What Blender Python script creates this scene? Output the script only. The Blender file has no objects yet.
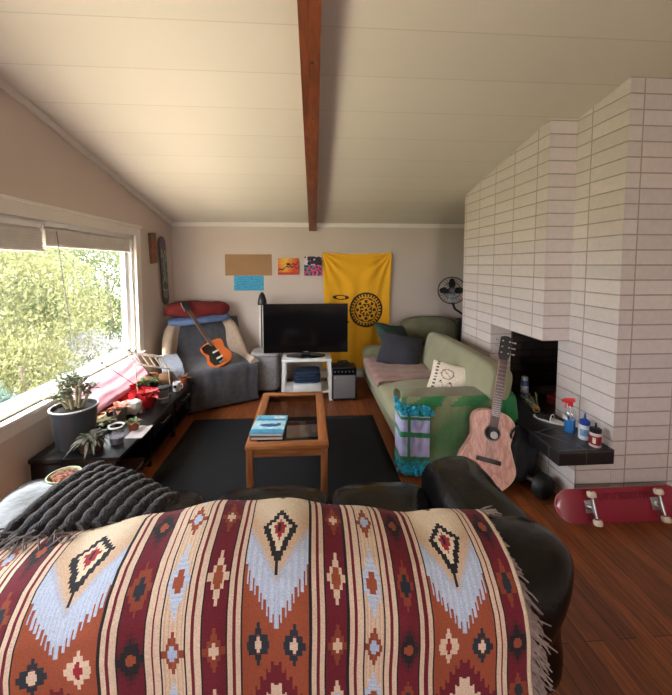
import bpy, math, random
from mathutils import Vector, Matrix, Euler, noise
random.seed(7)
R = math.radians
SC = bpy.context.scene
COL = SC.collection

# ---------------------------------------------------------------- camera, sky, sun, area lights, exposure
cd = bpy.data.cameras.new('camera'); cam = bpy.data.objects.new('camera', cd); COL.objects.link(cam)
cam.location = (0, 0, 1.7); cam.rotation_euler = (R(90 - 3.6), 0, -R(3.76))
cd.sensor_fit = 'HORIZONTAL'; cd.sensor_width = 36; cd.lens = 350 / 672 * 36
cd.shift_x = 5 / 672; cd.shift_y = -60.5 / 672; cd.clip_start = 0.05; cd.clip_end = 200
SC.camera = cam
w = bpy.data.worlds.new('sky'); SC.world = w; w.use_nodes = True
wn = w.node_tree; wn.nodes.clear()
wo = wn.nodes.new('ShaderNodeOutputWorld'); wb = wn.nodes.new('ShaderNodeBackground')
wb.inputs['Color'].default_value = (0.93, 0.96, 1.0, 1); wb.inputs['Strength'].default_value = 7.0
wn.links.new(wb.outputs[0], wo.inputs[0])
sl = bpy.data.lights.new('sun', 'SUN'); sl.energy = 21.0; sl.angle = R(3); sl.color = (1, .95, .85)
so = bpy.data.objects.new('sun', sl); COL.objects.link(so); so.rotation_euler = Vector((.20, .46, -.86)).to_track_quat('-Z', 'Y').to_euler()
# warm fill lamp added in the rear wall opening, behind the viewer
al = bpy.data.lights.new('rear_fill_lamp', 'AREA'); al.shape = 'RECTANGLE'; al.size = 1.3; al.size_y = 1.2
al.energy = 40; al.color = (1, .86, .74)
ao = bpy.data.objects.new('rear_fill_lamp', al); COL.objects.link(ao); ao.location = (1.1, -5.56, 1.65); ao.rotation_euler = (R(90), 0, 0)
pl = bpy.data.lights.new('window_portal', 'AREA'); pl.shape = 'RECTANGLE'; pl.size = 1.28; pl.size_y = 3.5
pl.cycles.is_portal = True
po = bpy.data.objects.new('window_portal', pl); COL.objects.link(po); po.location = (-2.06, 2.33, 1.36); po.rotation_euler = (0, -R(90), 0)
pl2 = pl.copy(); pl2.size = 1.4; pl2.size_y = 1.1
po2 = bpy.data.objects.new('window_portal', pl2); COL.objects.link(po2); po2.location = (-2.08, -.35, 1.31); po2.rotation_euler = (0, -R(90), 0)
SC.view_settings.view_transform = 'Standard'; SC.view_settings.look = 'None'
SC.view_settings.exposure = 0.72; SC.view_settings.gamma = 1; SC.view_settings.use_curve_mapping = False

# ---------------------------------------------------------------- materials
MATS = {}
def lin(c):
    return tuple(((v / 255) / 12.92 if v <= 10 else (((v / 255) + .055) / 1.055) ** 2.4) for v in c) + (1,)
def M(name, rgb, rough=.6, var=.12, scale=8, bump=0., bscale=60, metal=0., spec=.5, stretch=(1, 1, 1), sheen=0, coat=0, trans=0, alpha=1, emis=0, ior=1.45):
    """procedural material: two tones of one colour mixed by noise, with optional bump"""
    if name in MATS: return MATS[name]
    m = bpy.data.materials.new(name); m.use_nodes = True; nt = m.node_tree; n = nt.nodes
    b = n['Principled BSDF']; tc = n.new('ShaderNodeTexCoord'); mp = n.new('ShaderNodeMapping'); mp.inputs['Scale'].default_value = stretch
    nt.links.new(tc.outputs['Object'], mp.inputs[0])
    nz = n.new('ShaderNodeTexNoise'); nz.inputs['Scale'].default_value = scale; nz.inputs['Detail'].default_value = 4
    nt.links.new(mp.outputs[0], nz.inputs['Vector'])
    cr = n.new('ShaderNodeValToRGB'); c = lin(rgb)
    cr.color_ramp.elements[0].position = .3; cr.color_ramp.elements[1].position = .7
    cr.color_ramp.elements[0].color = tuple(v * (1 - var) for v in c[:3]) + (1,)
    cr.color_ramp.elements[1].color = tuple(min(1, v * (1 + var)) for v in c[:3]) + (1,)
    nt.links.new(nz.outputs[0], cr.inputs[0]); nt.links.new(cr.outputs[0], b.inputs['Base Color'])
    b.inputs['Roughness'].default_value = rough; b.inputs['Metallic'].default_value = metal
    b.inputs['Specular IOR Level'].default_value = spec; b.inputs['Coat Weight'].default_value = coat
    b.inputs['Sheen Weight'].default_value = sheen; b.inputs['Transmission Weight'].default_value = trans
    b.inputs['Alpha'].default_value = alpha; b.inputs['IOR'].default_value = ior
    if emis:
        b.inputs['Emission Color'].default_value = c; b.inputs['Emission Strength'].default_value = emis
    if bump:
        n2 = n.new('ShaderNodeTexNoise'); n2.inputs['Scale'].default_value = bscale; n2.inputs['Detail'].default_value = 3
        nt.links.new(mp.outputs[0], n2.inputs['Vector'])
        bp = n.new('ShaderNodeBump'); bp.inputs['Strength'].default_value = bump; bp.inputs['Distance'].default_value = .01
        nt.links.new(n2.outputs[0], bp.inputs['Height']); nt.links.new(bp.outputs[0], b.inputs['Normal'])
    MATS[name] = m; return m
def brickmat(name, c1, c2, cm, bw, rh, mort, rough=.6, offset=0., bump=.5, grain=None, smooth=.1, spec=.4, ushift=0, vshift=0, coat=0):
    m = bpy.data.materials.new(name); m.use_nodes = True; nt = m.node_tree; n = nt.nodes; b = n['Principled BSDF']
    uv = n.new('ShaderNodeUVMap'); mp = n.new('ShaderNodeMapping'); mp.inputs['Location'].default_value = (ushift, vshift, 0)
    nt.links.new(uv.outputs[0], mp.inputs[0])
    br = n.new('ShaderNodeTexBrick'); br.offset = offset; br.squash = 1
    for k, v in (('Color1', lin(c1)), ('Color2', lin(c2)), ('Mortar', lin(cm)), ('Scale', 1), ('Mortar Size', mort), ('Mortar Smooth', smooth), ('Brick Width', bw), ('Row Height', rh), ('Bias', 0)):
        br.inputs[k].default_value = v
    nt.links.new(mp.outputs[0], br.inputs['Vector'])
    col = br.outputs['Color']
    if grain:
        mp2 = n.new('ShaderNodeMapping'); mp2.inputs['Scale'].default_value = grain[0]; nt.links.new(uv.outputs[0], mp2.inputs[0])
        nz = n.new('ShaderNodeTexNoise'); nz.inputs['Scale'].default_value = grain[1]; nz.inputs['Detail'].default_value = 5; nz.inputs['Distortion'].default_value = .6
        nt.links.new(mp2.outputs[0], nz.inputs['Vector'])
        cr = n.new('ShaderNodeValToRGB'); cr.color_ramp.elements[0].position = .3; cr.color_ramp.elements[1].position = .72
        cr.color_ramp.elements[0].color = (grain[2],) * 3 + (1,); cr.color_ramp.elements[1].color = (grain[3],) * 3 + (1,)
        nt.links.new(nz.outputs[0], cr.inputs[0])
        mx = n.new('ShaderNodeMix'); mx.data_type = 'RGBA'; mx.blend_type = 'MULTIPLY'; mx.inputs['Factor'].default_value = 1
        nt.links.new(col, mx.inputs['A']); nt.links.new(cr.outputs[0], mx.inputs['B']); col = mx.outputs['Result']
    nt.links.new(col, b.inputs['Base Color'])
    bp = n.new('ShaderNodeBump'); bp.inputs['Strength'].default_value = bump; bp.inputs['Distance'].default_value = .006; bp.invert = True
    nt.links.new(br.outputs['Fac'], bp.inputs['Height']); nt.links.new(bp.outputs[0], b.inputs['Normal'])
    b.inputs['Roughness'].default_value = rough; b.inputs['Specular IOR Level'].default_value = spec; b.inputs['Coat Weight'].default_value = coat
    return m
def woodmat(name, c1, c2, rough=.4, axis=1, scale=5):
    m = bpy.data.materials.new(name); m.use_nodes = True; nt = m.node_tree; n = nt.nodes; b = n['Principled BSDF']
    tc = n.new('ShaderNodeTexCoord'); mp = n.new('ShaderNodeMapping'); s = [6, 6, 6]; s[axis] = .6; mp.inputs['Scale'].default_value = s
    nt.links.new(tc.outputs['Object'], mp.inputs[0])
    nz = n.new('ShaderNodeTexNoise'); nz.inputs['Scale'].default_value = scale; nz.inputs['Detail'].default_value = 5; nz.inputs['Distortion'].default_value = 1
    nt.links.new(mp.outputs[0], nz.inputs['Vector'])
    cr = n.new('ShaderNodeValToRGB'); cr.color_ramp.elements[0].position = .35; cr.color_ramp.elements[1].position = .65
    cr.color_ramp.elements[0].color = lin(c1); cr.color_ramp.elements[1].color = lin(c2)
    nt.links.new(nz.outputs[0], cr.inputs[0]); nt.links.new(cr.outputs[0], b.inputs['Base Color']); b.inputs['Roughness'].default_value = rough
    return m
def vcolmat(name, rough=.85, bump=.25, bscale=250, sheen=.2):
    """woven or printed surface whose pattern lives in the mesh's colour attribute"""
    m = bpy.data.materials.new(name); m.use_nodes = True; nt = m.node_tree; n = nt.nodes; b = n['Principled BSDF']
    at = n.new('ShaderNodeVertexColor'); at.layer_name = 'pattern'
    tc = n.new('ShaderNodeTexCoord'); nz = n.new('ShaderNodeTexNoise'); nz.inputs['Scale'].default_value = bscale; nz.inputs['Detail'].default_value = 2
    nt.links.new(tc.outputs['Object'], nz.inputs['Vector'])
    cr = n.new('ShaderNodeValToRGB'); cr.color_ramp.elements[0].position = .3; cr.color_ramp.elements[1].position = .7
    cr.color_ramp.elements[0].color = (.72, .72, .72, 1); cr.color_ramp.elements[1].color = (1.12, 1.12, 1.12, 1)
    nt.links.new(nz.outputs[0], cr.inputs[0])
    mx = n.new('ShaderNodeMix'); mx.data_type = 'RGBA'; mx.blend_type = 'MULTIPLY'; mx.inputs['Factor'].default_value = 1
    nt.links.new(at.outputs[0], mx.inputs['A']); nt.links.new(cr.outputs[0], mx.inputs['B']); nt.links.new(mx.outputs['Result'], b.inputs['Base Color'])
    bp = n.new('ShaderNodeBump'); bp.inputs['Strength'].default_value = bump; bp.inputs['Distance'].default_value = .004
    nt.links.new(nz.outputs[0], bp.inputs['Height']); nt.links.new(bp.outputs[0], b.inputs['Normal'])
    b.inputs['Roughness'].default_value = rough; b.inputs['Sheen Weight'].default_value = sheen
    return m
def glassmat(name, tint=(1, 1, 1), gloss=.08, rough=.02):
    m = bpy.data.materials.new(name); m.use_nodes = True; nt = m.node_tree; n = nt.nodes; n.clear()
    o = n.new('ShaderNodeOutputMaterial'); t = n.new('ShaderNodeBsdfTransparent'); g = n.new('ShaderNodeBsdfGlossy'); x = n.new('ShaderNodeMixShader')
    nz = n.new('ShaderNodeTexNoise'); nz.inputs['Scale'].default_value = 3
    mr = n.new('ShaderNodeMapRange'); mr.inputs['To Min'].default_value = gloss * .8; mr.inputs['To Max'].default_value = gloss * 1.2
    nt.links.new(nz.outputs[0], mr.inputs[0]); nt.links.new(mr.outputs[0], x.inputs[0])
    t.inputs[0].default_value = tuple(tint) + (1,); g.inputs['Roughness'].default_value = rough
    nt.links.new(t.outputs[0], x.inputs[1]); nt.links.new(g.outputs[0], x.inputs[2]); nt.links.new(x.outputs[0], o.inputs[0])
    return m

# ---------------------------------------------------------------- mesh builder
def rot(rx=0, ry=0, rz=0): return Euler((R(rx), R(ry), R(rz))).to_matrix().to_4x4()
def T(x, y, z): return Matrix.Translation((x, y, z))
class MB:
    def __init__(s): s.v = []; s.f = []; s.uv = {}; s.col = None; s.sm = True
    def add(s, vs, fs, mt=None):
        o = len(s.v)
        for p in vs:
            p = Vector(p); s.v.append(mt @ p if mt is not None else p)
        for f in fs: s.f.append(tuple(i + o for i in f))
        return s
    def box(s, lo, hi, mt=None, bev=0.):
        x0, y0, z0 = lo; x1, y1, z1 = hi
        if bev <= 0:
            s.add([(x, y, z) for z in (z0, z1) for y in (y0, y1) for x in (x0, x1)],
                  [(0, 2, 3, 1), (4, 5, 7, 6), (0, 1, 5, 4), (2, 6, 7, 3), (0, 4, 6, 2), (1, 3, 7, 5)], mt)
            return s
        b = min(bev, (x1 - x0) * .49, (y1 - y0) * .49, (z1 - z0) * .49)
        bm = bmesh_box(x0, y0, z0, x1, y1, z1, b); s.add(bm[0], bm[1], mt); return s
    def cbox(s, c, d, mt=None, bev=0.):
        return s.box([c[i] - d[i] / 2 for i in range(3)], [c[i] + d[i] / 2 for i in range(3)], mt, bev)
    def lathe(s, prof, c=(0, 0, 0), n=20, mt=None, cap=True):
        vs = []; fs = []
        for r, z in prof:
            for k in range(n):
                a = 2 * math.pi * k / n; vs.append((c[0] + r * math.cos(a), c[1] + r * math.sin(a), c[2] + z))
        for i in range(len(prof) - 1):
            for k in range(n): fs.append((i * n + k, i * n + (k + 1) % n, (i + 1) * n + (k + 1) % n, (i + 1) * n + k))
        if cap:
            fs.append(tuple(range(n - 1, -1, -1))); fs.append(tuple((len(prof) - 1) * n + k for k in range(n)))
        return s.add(vs, fs, mt)
    def tube(s, pts, r, n=8, mt=None, closed=False):
        pts = [Vector(p) for p in pts]; L = len(pts); vs = []; fs = []
        up = None
        for i, p in enumerate(pts):
            a = pts[(i - 1) % L] if (closed or i > 0) else p; b = pts[(i + 1) % L] if (closed or i < L - 1) else p
            d = (b - a).normalized()
            if up is None: up = Vector((0, 0, 1)) if abs(d.z) < .9 else Vector((1, 0, 0))
            x = d.cross(up)
            if x.length < 1e-4: x = d.cross(Vector((1, 0, 0.3)))
            x.normalize(); y = x.cross(d).normalized(); up = y
            rr = r[i] if isinstance(r, (list, tuple)) else r
            for k in range(n):
                t = 2 * math.pi * k / n; vs.append(p + x * rr * math.cos(t) + y * rr * math.sin(t))
        for i in range(L if closed else L - 1):
            j = (i + 1) % L
            for k in range(n): fs.append((i * n + k, i * n + (k + 1) % n, j * n + (k + 1) % n, j * n + k))
        if not closed:
            fs.append(tuple(range(n))); fs.append(tuple((L - 1) * n + k for k in range(n - 1, -1, -1)))
        return s.add(vs, fs, mt)
    def prism(s, out, t0, t1, mt=None, bev=0.0):
        """outline in x,y extruded z t0..t1 (optionally a small rounded rim)"""
        n = len(out); cx = sum(p[0] for p in out) / n; cy = sum(p[1] for p in out) / n
        rings = []
        def ring(k, z): return [(cx + (x - cx) * k, cy + (y - cy) * k, z) for x, y in out]
        if bev:
            m = max(max(abs(x - cx), abs(y - cy)) for x, y in out); k = 1 - bev / m
            rings = [ring(k, t0), ring(1, t0 + bev), ring(1, t1 - bev), ring(k, t1)]
        else: rings = [ring(1, t0), ring(1, t1)]
        vs = [p for r_ in rings for p in r_]; fs = [tuple(range(n - 1, -1, -1))]
        for i in range(len(rings) - 1):
            for k in range(n): fs.append((i * n + k, i * n + (k + 1) % n, (i + 1) * n + (k + 1) % n, (i + 1) * n + k))
        fs.append(tuple((len(rings) - 1) * n + k for k in range(n)))
        return s.add(vs, fs, mt)
    def puff(s, c, d, k=5, n=12, mt=None, wr=0., ws=6, seed=0, pinch=0., crown=0):
        """soft rounded block (superellipsoid) with optional wrinkles; pinch>0 makes a knife-edge cushion in x,y"""
        vs = []; fs = []; idx = {}
        def vert(p):
            key = tuple(round(q, 5) for q in p)
            if key in idx: return idx[key]
            P = Vector(p); L = (abs(P.x) ** k + abs(P.y) ** k + abs(P.z) ** k) ** (1 / k); Q = P / L
            if pinch:
                e = (1 - abs(P.x) ** 2.2) * (1 - abs(P.y) ** 2.2); Q = Vector((P.x * (1 - .06 * (1 - abs(P.y))), P.y * (1 - .06 * (1 - abs(P.x))), Q.z * (max(e, 0) ** .45 * .95 + .05)))
            q = Vector((c[0] + Q.x * d[0] / 2, c[1] + Q.y * d[1] / 2, c[2] + Q.z * d[2] / 2))
            if crown: q.z += crown * (1 - P.x ** 2) * (1 - P.y ** 2) * (1 if P.z > 0 else 0)
            if wr:
                nv = noise.noise_vector(q * ws + Vector((seed * 3.1, seed, 7))); n2 = noise.noise_vector(q * ws * 2.7 + Vector((seed, 5, seed)))
                q += nv * wr + n2 * wr * .4
            idx[key] = len(vs); vs.append(q); return idx[key]
        for ax in range(3):
            for sg in (-1, 1):
                for i in range(n):
                    for j in range(n):
                        quad = []
                        for a, b in ((i, j), (i + 1, j), (i + 1, j + 1), (i, j + 1)):
                            p = [0, 0, 0]; p[ax] = sg; p[(ax + 1) % 3] = -1 + 2 * a / n; p[(ax + 2) % 3] = -1 + 2 * b / n; quad.append(vert(p))
                        if sg < 0: quad.reverse()
                        if len(set(quad)) > 2: fs.append(tuple(quad))
        return s.add(vs, fs, mt)
    def grid(s, fn, nu, nv, mt=None, flip=False):
        vs = [fn(i / nu, j / nv) for i in range(nu + 1) for j in range(nv + 1)]
        fs = []
        for i in range(nu):
            for j in range(nv):
                q = (i * (nv + 1) + j, (i + 1) * (nv + 1) + j, (i + 1) * (nv + 1) + j + 1, i * (nv + 1) + j + 1)
                fs.append(q[::-1] if flip else q)
        return s.add(vs, fs, mt)
    def sphere(s, c, r, n=12, mt=None, sq=(1, 1, 1)):
        return s.puff(c, (2 * r * sq[0], 2 * r * sq[1], 2 * r * sq[2]), k=2, n=max(3, n // 3), mt=mt)
    def build(s, name, mat, parent=None, label=None, smooth=True, ang=40, solid=0, sub=0):
        me = bpy.data.meshes.new(name); me.from_pydata([tuple(v) for v in s.v], [], s.f); me.validate(); me.update()
        o = bpy.data.objects.new(name, me); COL.objects.link(o)
        me.materials.append(mat)
        if smooth:
            me.polygons.foreach_set('use_smooth', [True] * len(me.polygons))
            try: me.set_sharp_from_angle(angle=R(ang))
            except Exception: pass
        if parent is not None:
            o.parent = parent; o.matrix_parent_inverse = wmat(parent).inverted()
        if label: o['label'] = label
        if solid:
            md = o.modifiers.new('thickness', 'SOLIDIFY'); md.thickness = solid; md.offset = 0
        if sub:
            md = o.modifiers.new('soft', 'SUBSURF'); md.levels = sub; md.render_levels = sub
        return o
def bmesh_box(x0, y0, z0, x1, y1, z1, b):
    import bmesh
    bm = bmesh.new(); vs = [bm.verts.new((x, y, z)) for z in (z0, z1) for y in (y0, y1) for x in (x0, x1)]
    for f in ((0, 2, 3, 1), (4, 5, 7, 6), (0, 1, 5, 4), (2, 6, 7, 3), (0, 4, 6, 2), (1, 3, 7, 5)): bm.faces.new([vs[i] for i in f])
    bmesh.ops.bevel(bm, geom=list(bm.edges), offset=b, segments=2, profile=.5, affect='EDGES')
    bm.verts.index_update(); r = ([v.co.copy() for v in bm.verts], [tuple(v.index for v in f.verts) for f in bm.faces]); bm.free(); return r
def wmat(o):
    m = Matrix.LocRotScale(o.location, o.rotation_euler, o.scale)
    if o.parent is not None: m = wmat(o.parent) @ o.matrix_parent_inverse @ m
    return m
def thing(name, label, cat, loc=(0, 0, 0), rz=0, group=None, tilt=(0, 0)):
    o = bpy.data.objects.new(name, None); COL.objects.link(o); o.empty_display_size = .05
    o.location = loc; o.rotation_euler = (R(tilt[0]), R(tilt[1]), R(rz)); return tag(o, label, cat, group)
def tag(o, label, cat, group=None):
    o['label'] = label; o['category'] = cat
    if group: o['group'] = group
    return o
def struct(o, label=None):
    o['kind'] = 'structure'
    if label: o['label'] = label
    return o
def uvbox(o):
    """planar UVs in metres from the dominant normal, so brick and board courses line up over every face"""
    me = o.data; uvl = me.uv_layers.new(name='UVMap')
    for p in me.polygons:
        n = p.normal
        for li in p.loop_indices:
            v = me.vertices[me.loops[li].vertex_index].co
            if abs(n.z) > .6: uv = (v.x, v.y)
            elif abs(n.x) > .6: uv = (v.y, v.z)
            else: uv = (v.x, v.z)
            uvl.data[li].uv = uv
def paint(o, fn):
    """fn(local vertex centre) -> linear rgb, stored per face corner"""
    me = o.data; ca = me.color_attributes.new(name='pattern', type='FLOAT_COLOR', domain='CORNER')
    for p in me.polygons:
        c = fn(p)
        for li in p.loop_indices: ca.data[li].color = c

# ---------------------------------------------------------------- common materials
wall_m = M('wall_paint', (196, 182, 172), .9, .03, 2, .05, 90)
trim_m = M('white_trim_paint', (222, 216, 208), .55, .03, 5)
white_m = M('white_painted', (225, 224, 222), .45, .04, 5)
black_m = M('black_plastic', (22, 22, 24), .4, .1, 10)
blackmat_m = M('black_matte', (20, 20, 22), .8, .15, 10)
chrome_m = M('brushed_metal', (180, 180, 182), .3, .06, 20, metal=1)
steel_m = M('dark_steel', (70, 70, 74), .35, .1, 20, metal=1)
leather_m = M('black_leather', (9, 10, 12), .24, .15, 6, .22, 28, spec=.5)
oak = woodmat('orange_oak', (132, 78, 42), (176, 112, 66), .35, 1)
oakx = woodmat('orange_oak_cross', (132, 78, 42), (176, 112, 66), .35, 0)
oakz = woodmat('orange_oak_upright', (120, 70, 40), (160, 98, 58), .4, 2)

# ================================================================ THE SETTING
XL, YB, XR, YR = -1.95, 5.2, 3.6, -5.5
def zc(y): return 2.31 + .205 * (5.2 - y)
floor_m = brickmat('red_brown_floorboards', (152, 86, 48), (122, 66, 36), (46, 24, 14), 1.4, .083, .0016, .3, .37, .3, ((1.0, 12, 1), 5, .5, 1.2), spec=.4)
def uvfloor(o):
    me = o.data; uvl = me.uv_layers.new(name='UVMap')
    for p in me.polygons:
        for li in p.loop_indices:
            v = me.vertices[me.loops[li].vertex_index].co; uvl.data[li].uv = (v.y, v.x)
fl = MB().box((XL - .1, YR - .1, -.12), (XR + .1, YB + .1, 0)).build('floor', floor_m, smooth=False); uvfloor(fl); struct(fl)
ceil_m = brickmat('painted_ceiling_boards', (212, 204, 192), (208, 200, 188), (192, 183, 170), 40, .345, .003, .8, 0, .18, spec=.2, vshift=.115)
cb = MB(); a, b = XL - .12, XR + .12; y0, y1 = YR - .12, YB + .12
cb.add([(a, y0, zc(y0)), (b, y0, zc(y0)), (b, y1, zc(y1)), (a, y1, zc(y1)), (a, y0, zc(y0) + .15), (b, y0, zc(y0) + .15), (b, y1, zc(y1) + .15), (a, y1, zc(y1) + .15)],
       [(0, 1, 2, 3), (7, 6, 5, 4), (0, 4, 5, 1), (1, 5, 6, 2), (2, 6, 7, 3), (3, 7, 4, 0)])
ce = cb.build('ceiling', ceil_m, smooth=False); uvbox(ce); struct(ce)
struct(MB().box((XL - .12, YB, 0), (XR + .12, YB + .12, zc(YB) + .02)).build('wall_back', wall_m, smooth=False))
def side_wall(name, x0, x1, hole=None):
    mb = MB()
    def sl_(ya, yb, za, zb=None):
        zt0 = zc(ya) if zb is None else zb; zt1 = zc(yb) if zb is None else zb
        mb.add([(x0, ya, za), (x1, ya, za), (x1, yb, za), (x0, yb, za), (x0, ya, zt0), (x1, ya, zt0), (x1, yb, zt1), (x0, yb, zt1)],
               [(0, 3, 2, 1), (4, 5, 6, 7), (0, 1, 5, 4), (1, 2, 6, 5), (2, 3, 7, 6), (3, 0, 4, 7)])
    if hole:
        prev = YR
        for ya, yb, za, zb in hole: sl_(prev, ya, 0); sl_(ya, yb, 0, za); sl_(ya, yb, zb); prev = yb
        sl_(prev, YB, 0)
    else: sl_(YR, YB, 0)
    return struct(mb.build(name, wall_m, smooth=False))
WY0, WY1, WZ0, WZ1 = .55, 4.1, .70, 2.03
side_wall('wall_left', XL - .16, XL, ((-.9, .2, .6, 2.03), (WY0, WY1, WZ0, WZ1)))
side_wall('wall_right', XR, XR + .12)
rb = MB(); rb.box((XL - .12, YR - .12, 0), (XR + .12, YR, 1.0)); rb.box((XL - .12, YR - .12, 2.3), (XR + .12, YR, zc(YR)))
rb.box((XL - .12, YR - .12, 1.0), (.4, YR, 2.3)); rb.box((1.8, YR - .12, 1.0), (XR + .12, YR, 2.3))
struct(rb.build('wall_rear', wall_m, smooth=False))
# crown trims
struct(MB().box((XL, YB - .03, zc(YB) - .055), (XR, YB, zc(YB) + .004)).build('trim_1', trim_m, smooth=False), 'white crown strip along the back wall')
t2 = MB(); ya, yb = YR, YB - .03
t2.add([(XL, ya, zc(ya) - .05), (XL + .025, ya, zc(ya) - .05), (XL + .025, yb, zc(yb) - .05), (XL, yb, zc(yb) - .05), (XL, ya, zc(ya) + .003), (XL + .025, ya, zc(ya) + .003), (XL + .025, yb, zc(yb) + .003), (XL, yb, zc(yb) + .003)],
       [(0, 3, 2, 1), (4, 5, 6, 7), (0, 1, 5, 4), (1, 2, 6, 5), (2, 3, 7, 6), (3, 0, 4, 7)])
struct(t2.build('trim_2', trim_m, smooth=False), 'white sloping crown strip on the left wall')
struct(MB().box((XL, YB - .015, 0), (XR, YB, .09)).build('baseboard_back', trim_m, smooth=False))
struct(MB().box((XL, YR, 0), (XL + .015, YB - .015, .09)).build('baseboard_left', trim_m, smooth=False))
# beam following the slope
beam_m = woodmat('stained_beam', (92, 44, 24), (128, 66, 38), .45, 1, 4)
bb = MB(); dz = .12; ya, yb = YR, YB - .03
xa, xb, xc_, xd = .018 - .018 * (YB - ya), .130 - .018 * (YB - ya), .130, .018
bb.add([(xa, ya, zc(ya) - dz), (xb, ya, zc(ya) - dz), (xc_, yb, zc(yb) - dz), (xd, yb, zc(yb) - dz), (xa, ya, zc(ya) + .01), (xb, ya, zc(ya) + .01), (xc_, yb, zc(yb) + .01), (xd, yb, zc(yb) + .01)],
       [(0, 3, 2, 1), (4, 5, 6, 7), (0, 1, 5, 4), (1, 2, 6, 5), (2, 3, 7, 6), (3, 0, 4, 7)])
beam = struct(bb.build('trim_3', beam_m, smooth=False), 'red-brown wooden ceiling beam')
for y in (2.05, 2.55, 3.3, 4.5):
    MB().lathe([(.006, -.004), (.009, 0), (.009, .004)], (.085 - .018 * (YB - y), y, zc(y) - dz), 8).build('bolt_head', steel_m, beam)

# window
win = struct(thing('window_1', 'wide white window with trees outside', 'window', (XL, 2.3, WZ0))); del win['category']
c = MB(); t = .11
c.box((XL, WY0 - t, WZ1), (XL + .02, WY1 + t, WZ1 + .095)); c.box((XL, WY1, WZ0 - .1), (XL + .02, WY1 + t, WZ1)); c.box((XL, WY0 - t, WZ0 - .1), (XL + .02, WY0, WZ1))
c.box((XL, WY0 - t, WZ0 - .12), (XL + .018, WY1 + t, WZ0 - .03))
c.build('casing', trim_m, win, smooth=False)
MB().box((XL - .12, WY0 - t, WZ0 - .03), (XL + .05, WY1 + t, WZ0), bev=.005).build('sill', trim_m, win, smooth=False)
MB().box((XL, WY0 - t - .02, WZ1 + .095), (XL + .035, WY1 + t + .02, WZ1 + .115), bev=.004).build('head_cap', trim_m, win, smooth=False)
f = MB(); xo = XL - .12
for (ya, yb, za, zb) in ((WY0, WY1, WZ1 - .04, WZ1), (WY0, WY1, WZ0, WZ0 + .035), (WY0, WY0 + .04, WZ0, WZ1), (WY1 - .035, WY1, WZ0, WZ1)): f.box((xo, ya, za), (xo + .1, yb, zb))
f.build('frame', white_m, win, smooth=False)
f = MB()
for (ya, yb, za, zb) in ((1.9, WY1 - .035, WZ1 - .085, WZ1 - .04), (1.9, WY1 - .035, WZ0 + .035, WZ0 + .075), (1.9, 1.95, WZ0 + .075, WZ1 - .085), (WY1 - .1, WY1 - .035, WZ0 + .075, WZ1 - .085)): f.box((xo + .02, ya, za), (xo + .06, yb, zb))
f.build('sliding_sash', white_m, win, smooth=False)
gl = glassmat('window_glass', (.97, .98, .98), .05)
MB().box((xo + .04, 1.95, WZ0 + .075), (xo + .044, WY1 - .1, WZ1 - .085)).build('pane', gl, win, smooth=False)
MB().box((xo + .07, WY0 + .04, WZ0 + .035), (xo + .074, 1.93, WZ1 - .04)).build('pane', gl, win, smooth=False)

w2 = struct(thing('window_2', 'second white window on the left wall, unseen, added to light the blanket', 'window', (XL, -.35, .6))); del w2['category']  # added out of view to let side daylight onto the blanket
f = MB(); xo = XL - .12
for (ya, yb, za, zb) in ((-.9, .2, 1.97, 2.03), (-.9, .2, .6, .66), (-.9, -.84, .66, 1.97), (.14, .2, .66, 1.97)): f.box((xo, ya, za), (xo + .08, yb, zb))
f.build('frame', white_m, w2, smooth=False)
MB().box((xo + .04, -.84, .66), (xo + .044, .14, 1.97)).build('pane', gl, w2, smooth=False)
# blinds
slat_m = M('grey_blind_slat', (228, 222, 216), .5, .06, 10)
def blind(ya, yb, ztop, zbot, n, label):
    b = thing('window_blind', label, 'blind', (XL - .01, (ya + yb) / 2, ztop))
    MB().box((XL - .045, ya, ztop - .04), (XL - .002, yb, ztop), bev=.003).build('headrail', white_m, b, smooth=False)
    s = MB()
    for k in range(n):
        z = ztop - .045 - (ztop - .045 - zbot - .02) * (k + .5) / n; tw = (-1) ** k * 3
        s.box((-.026, ya + .004 - (ya + yb) / 2, -.0012), (.026, yb - .004 - (ya + yb) / 2, .0012), T(XL - .025, (ya + yb) / 2, z) @ rot(0, 48 + tw, 0))
    s.build('slats', slat_m, b, smooth=False)
    MB().box((XL - .048, ya, zbot), (XL - .004, yb, zbot + .018), bev=.003).build('bottom_rail', slat_m, b, smooth=False)
    return b
b1 = blind(2.77, 4.03, 2.03, 1.84, 13, 'gathered grey slatted blind at the far half of the window')
b2 = blind(.6, 2.75, 2.01, 1.80, 14, 'gathered grey slatted blind at the near half of the window, hanging slightly lower')
MB().tube([(XL + .012, 2.86, 1.96), (XL + .02, 2.89, 1.6), (XL + .03, 2.97, .98)], .0035, 6).build('tilt_wand', M('grey_wand', (110, 112, 112), .3), b1)
for y in (2.72, 3.3, 3.9): MB().tube([(XL + .004, y, 2.0), (XL + .004, y, 1.86)], .002, 5).build('cord', white_m, b1)

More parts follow.
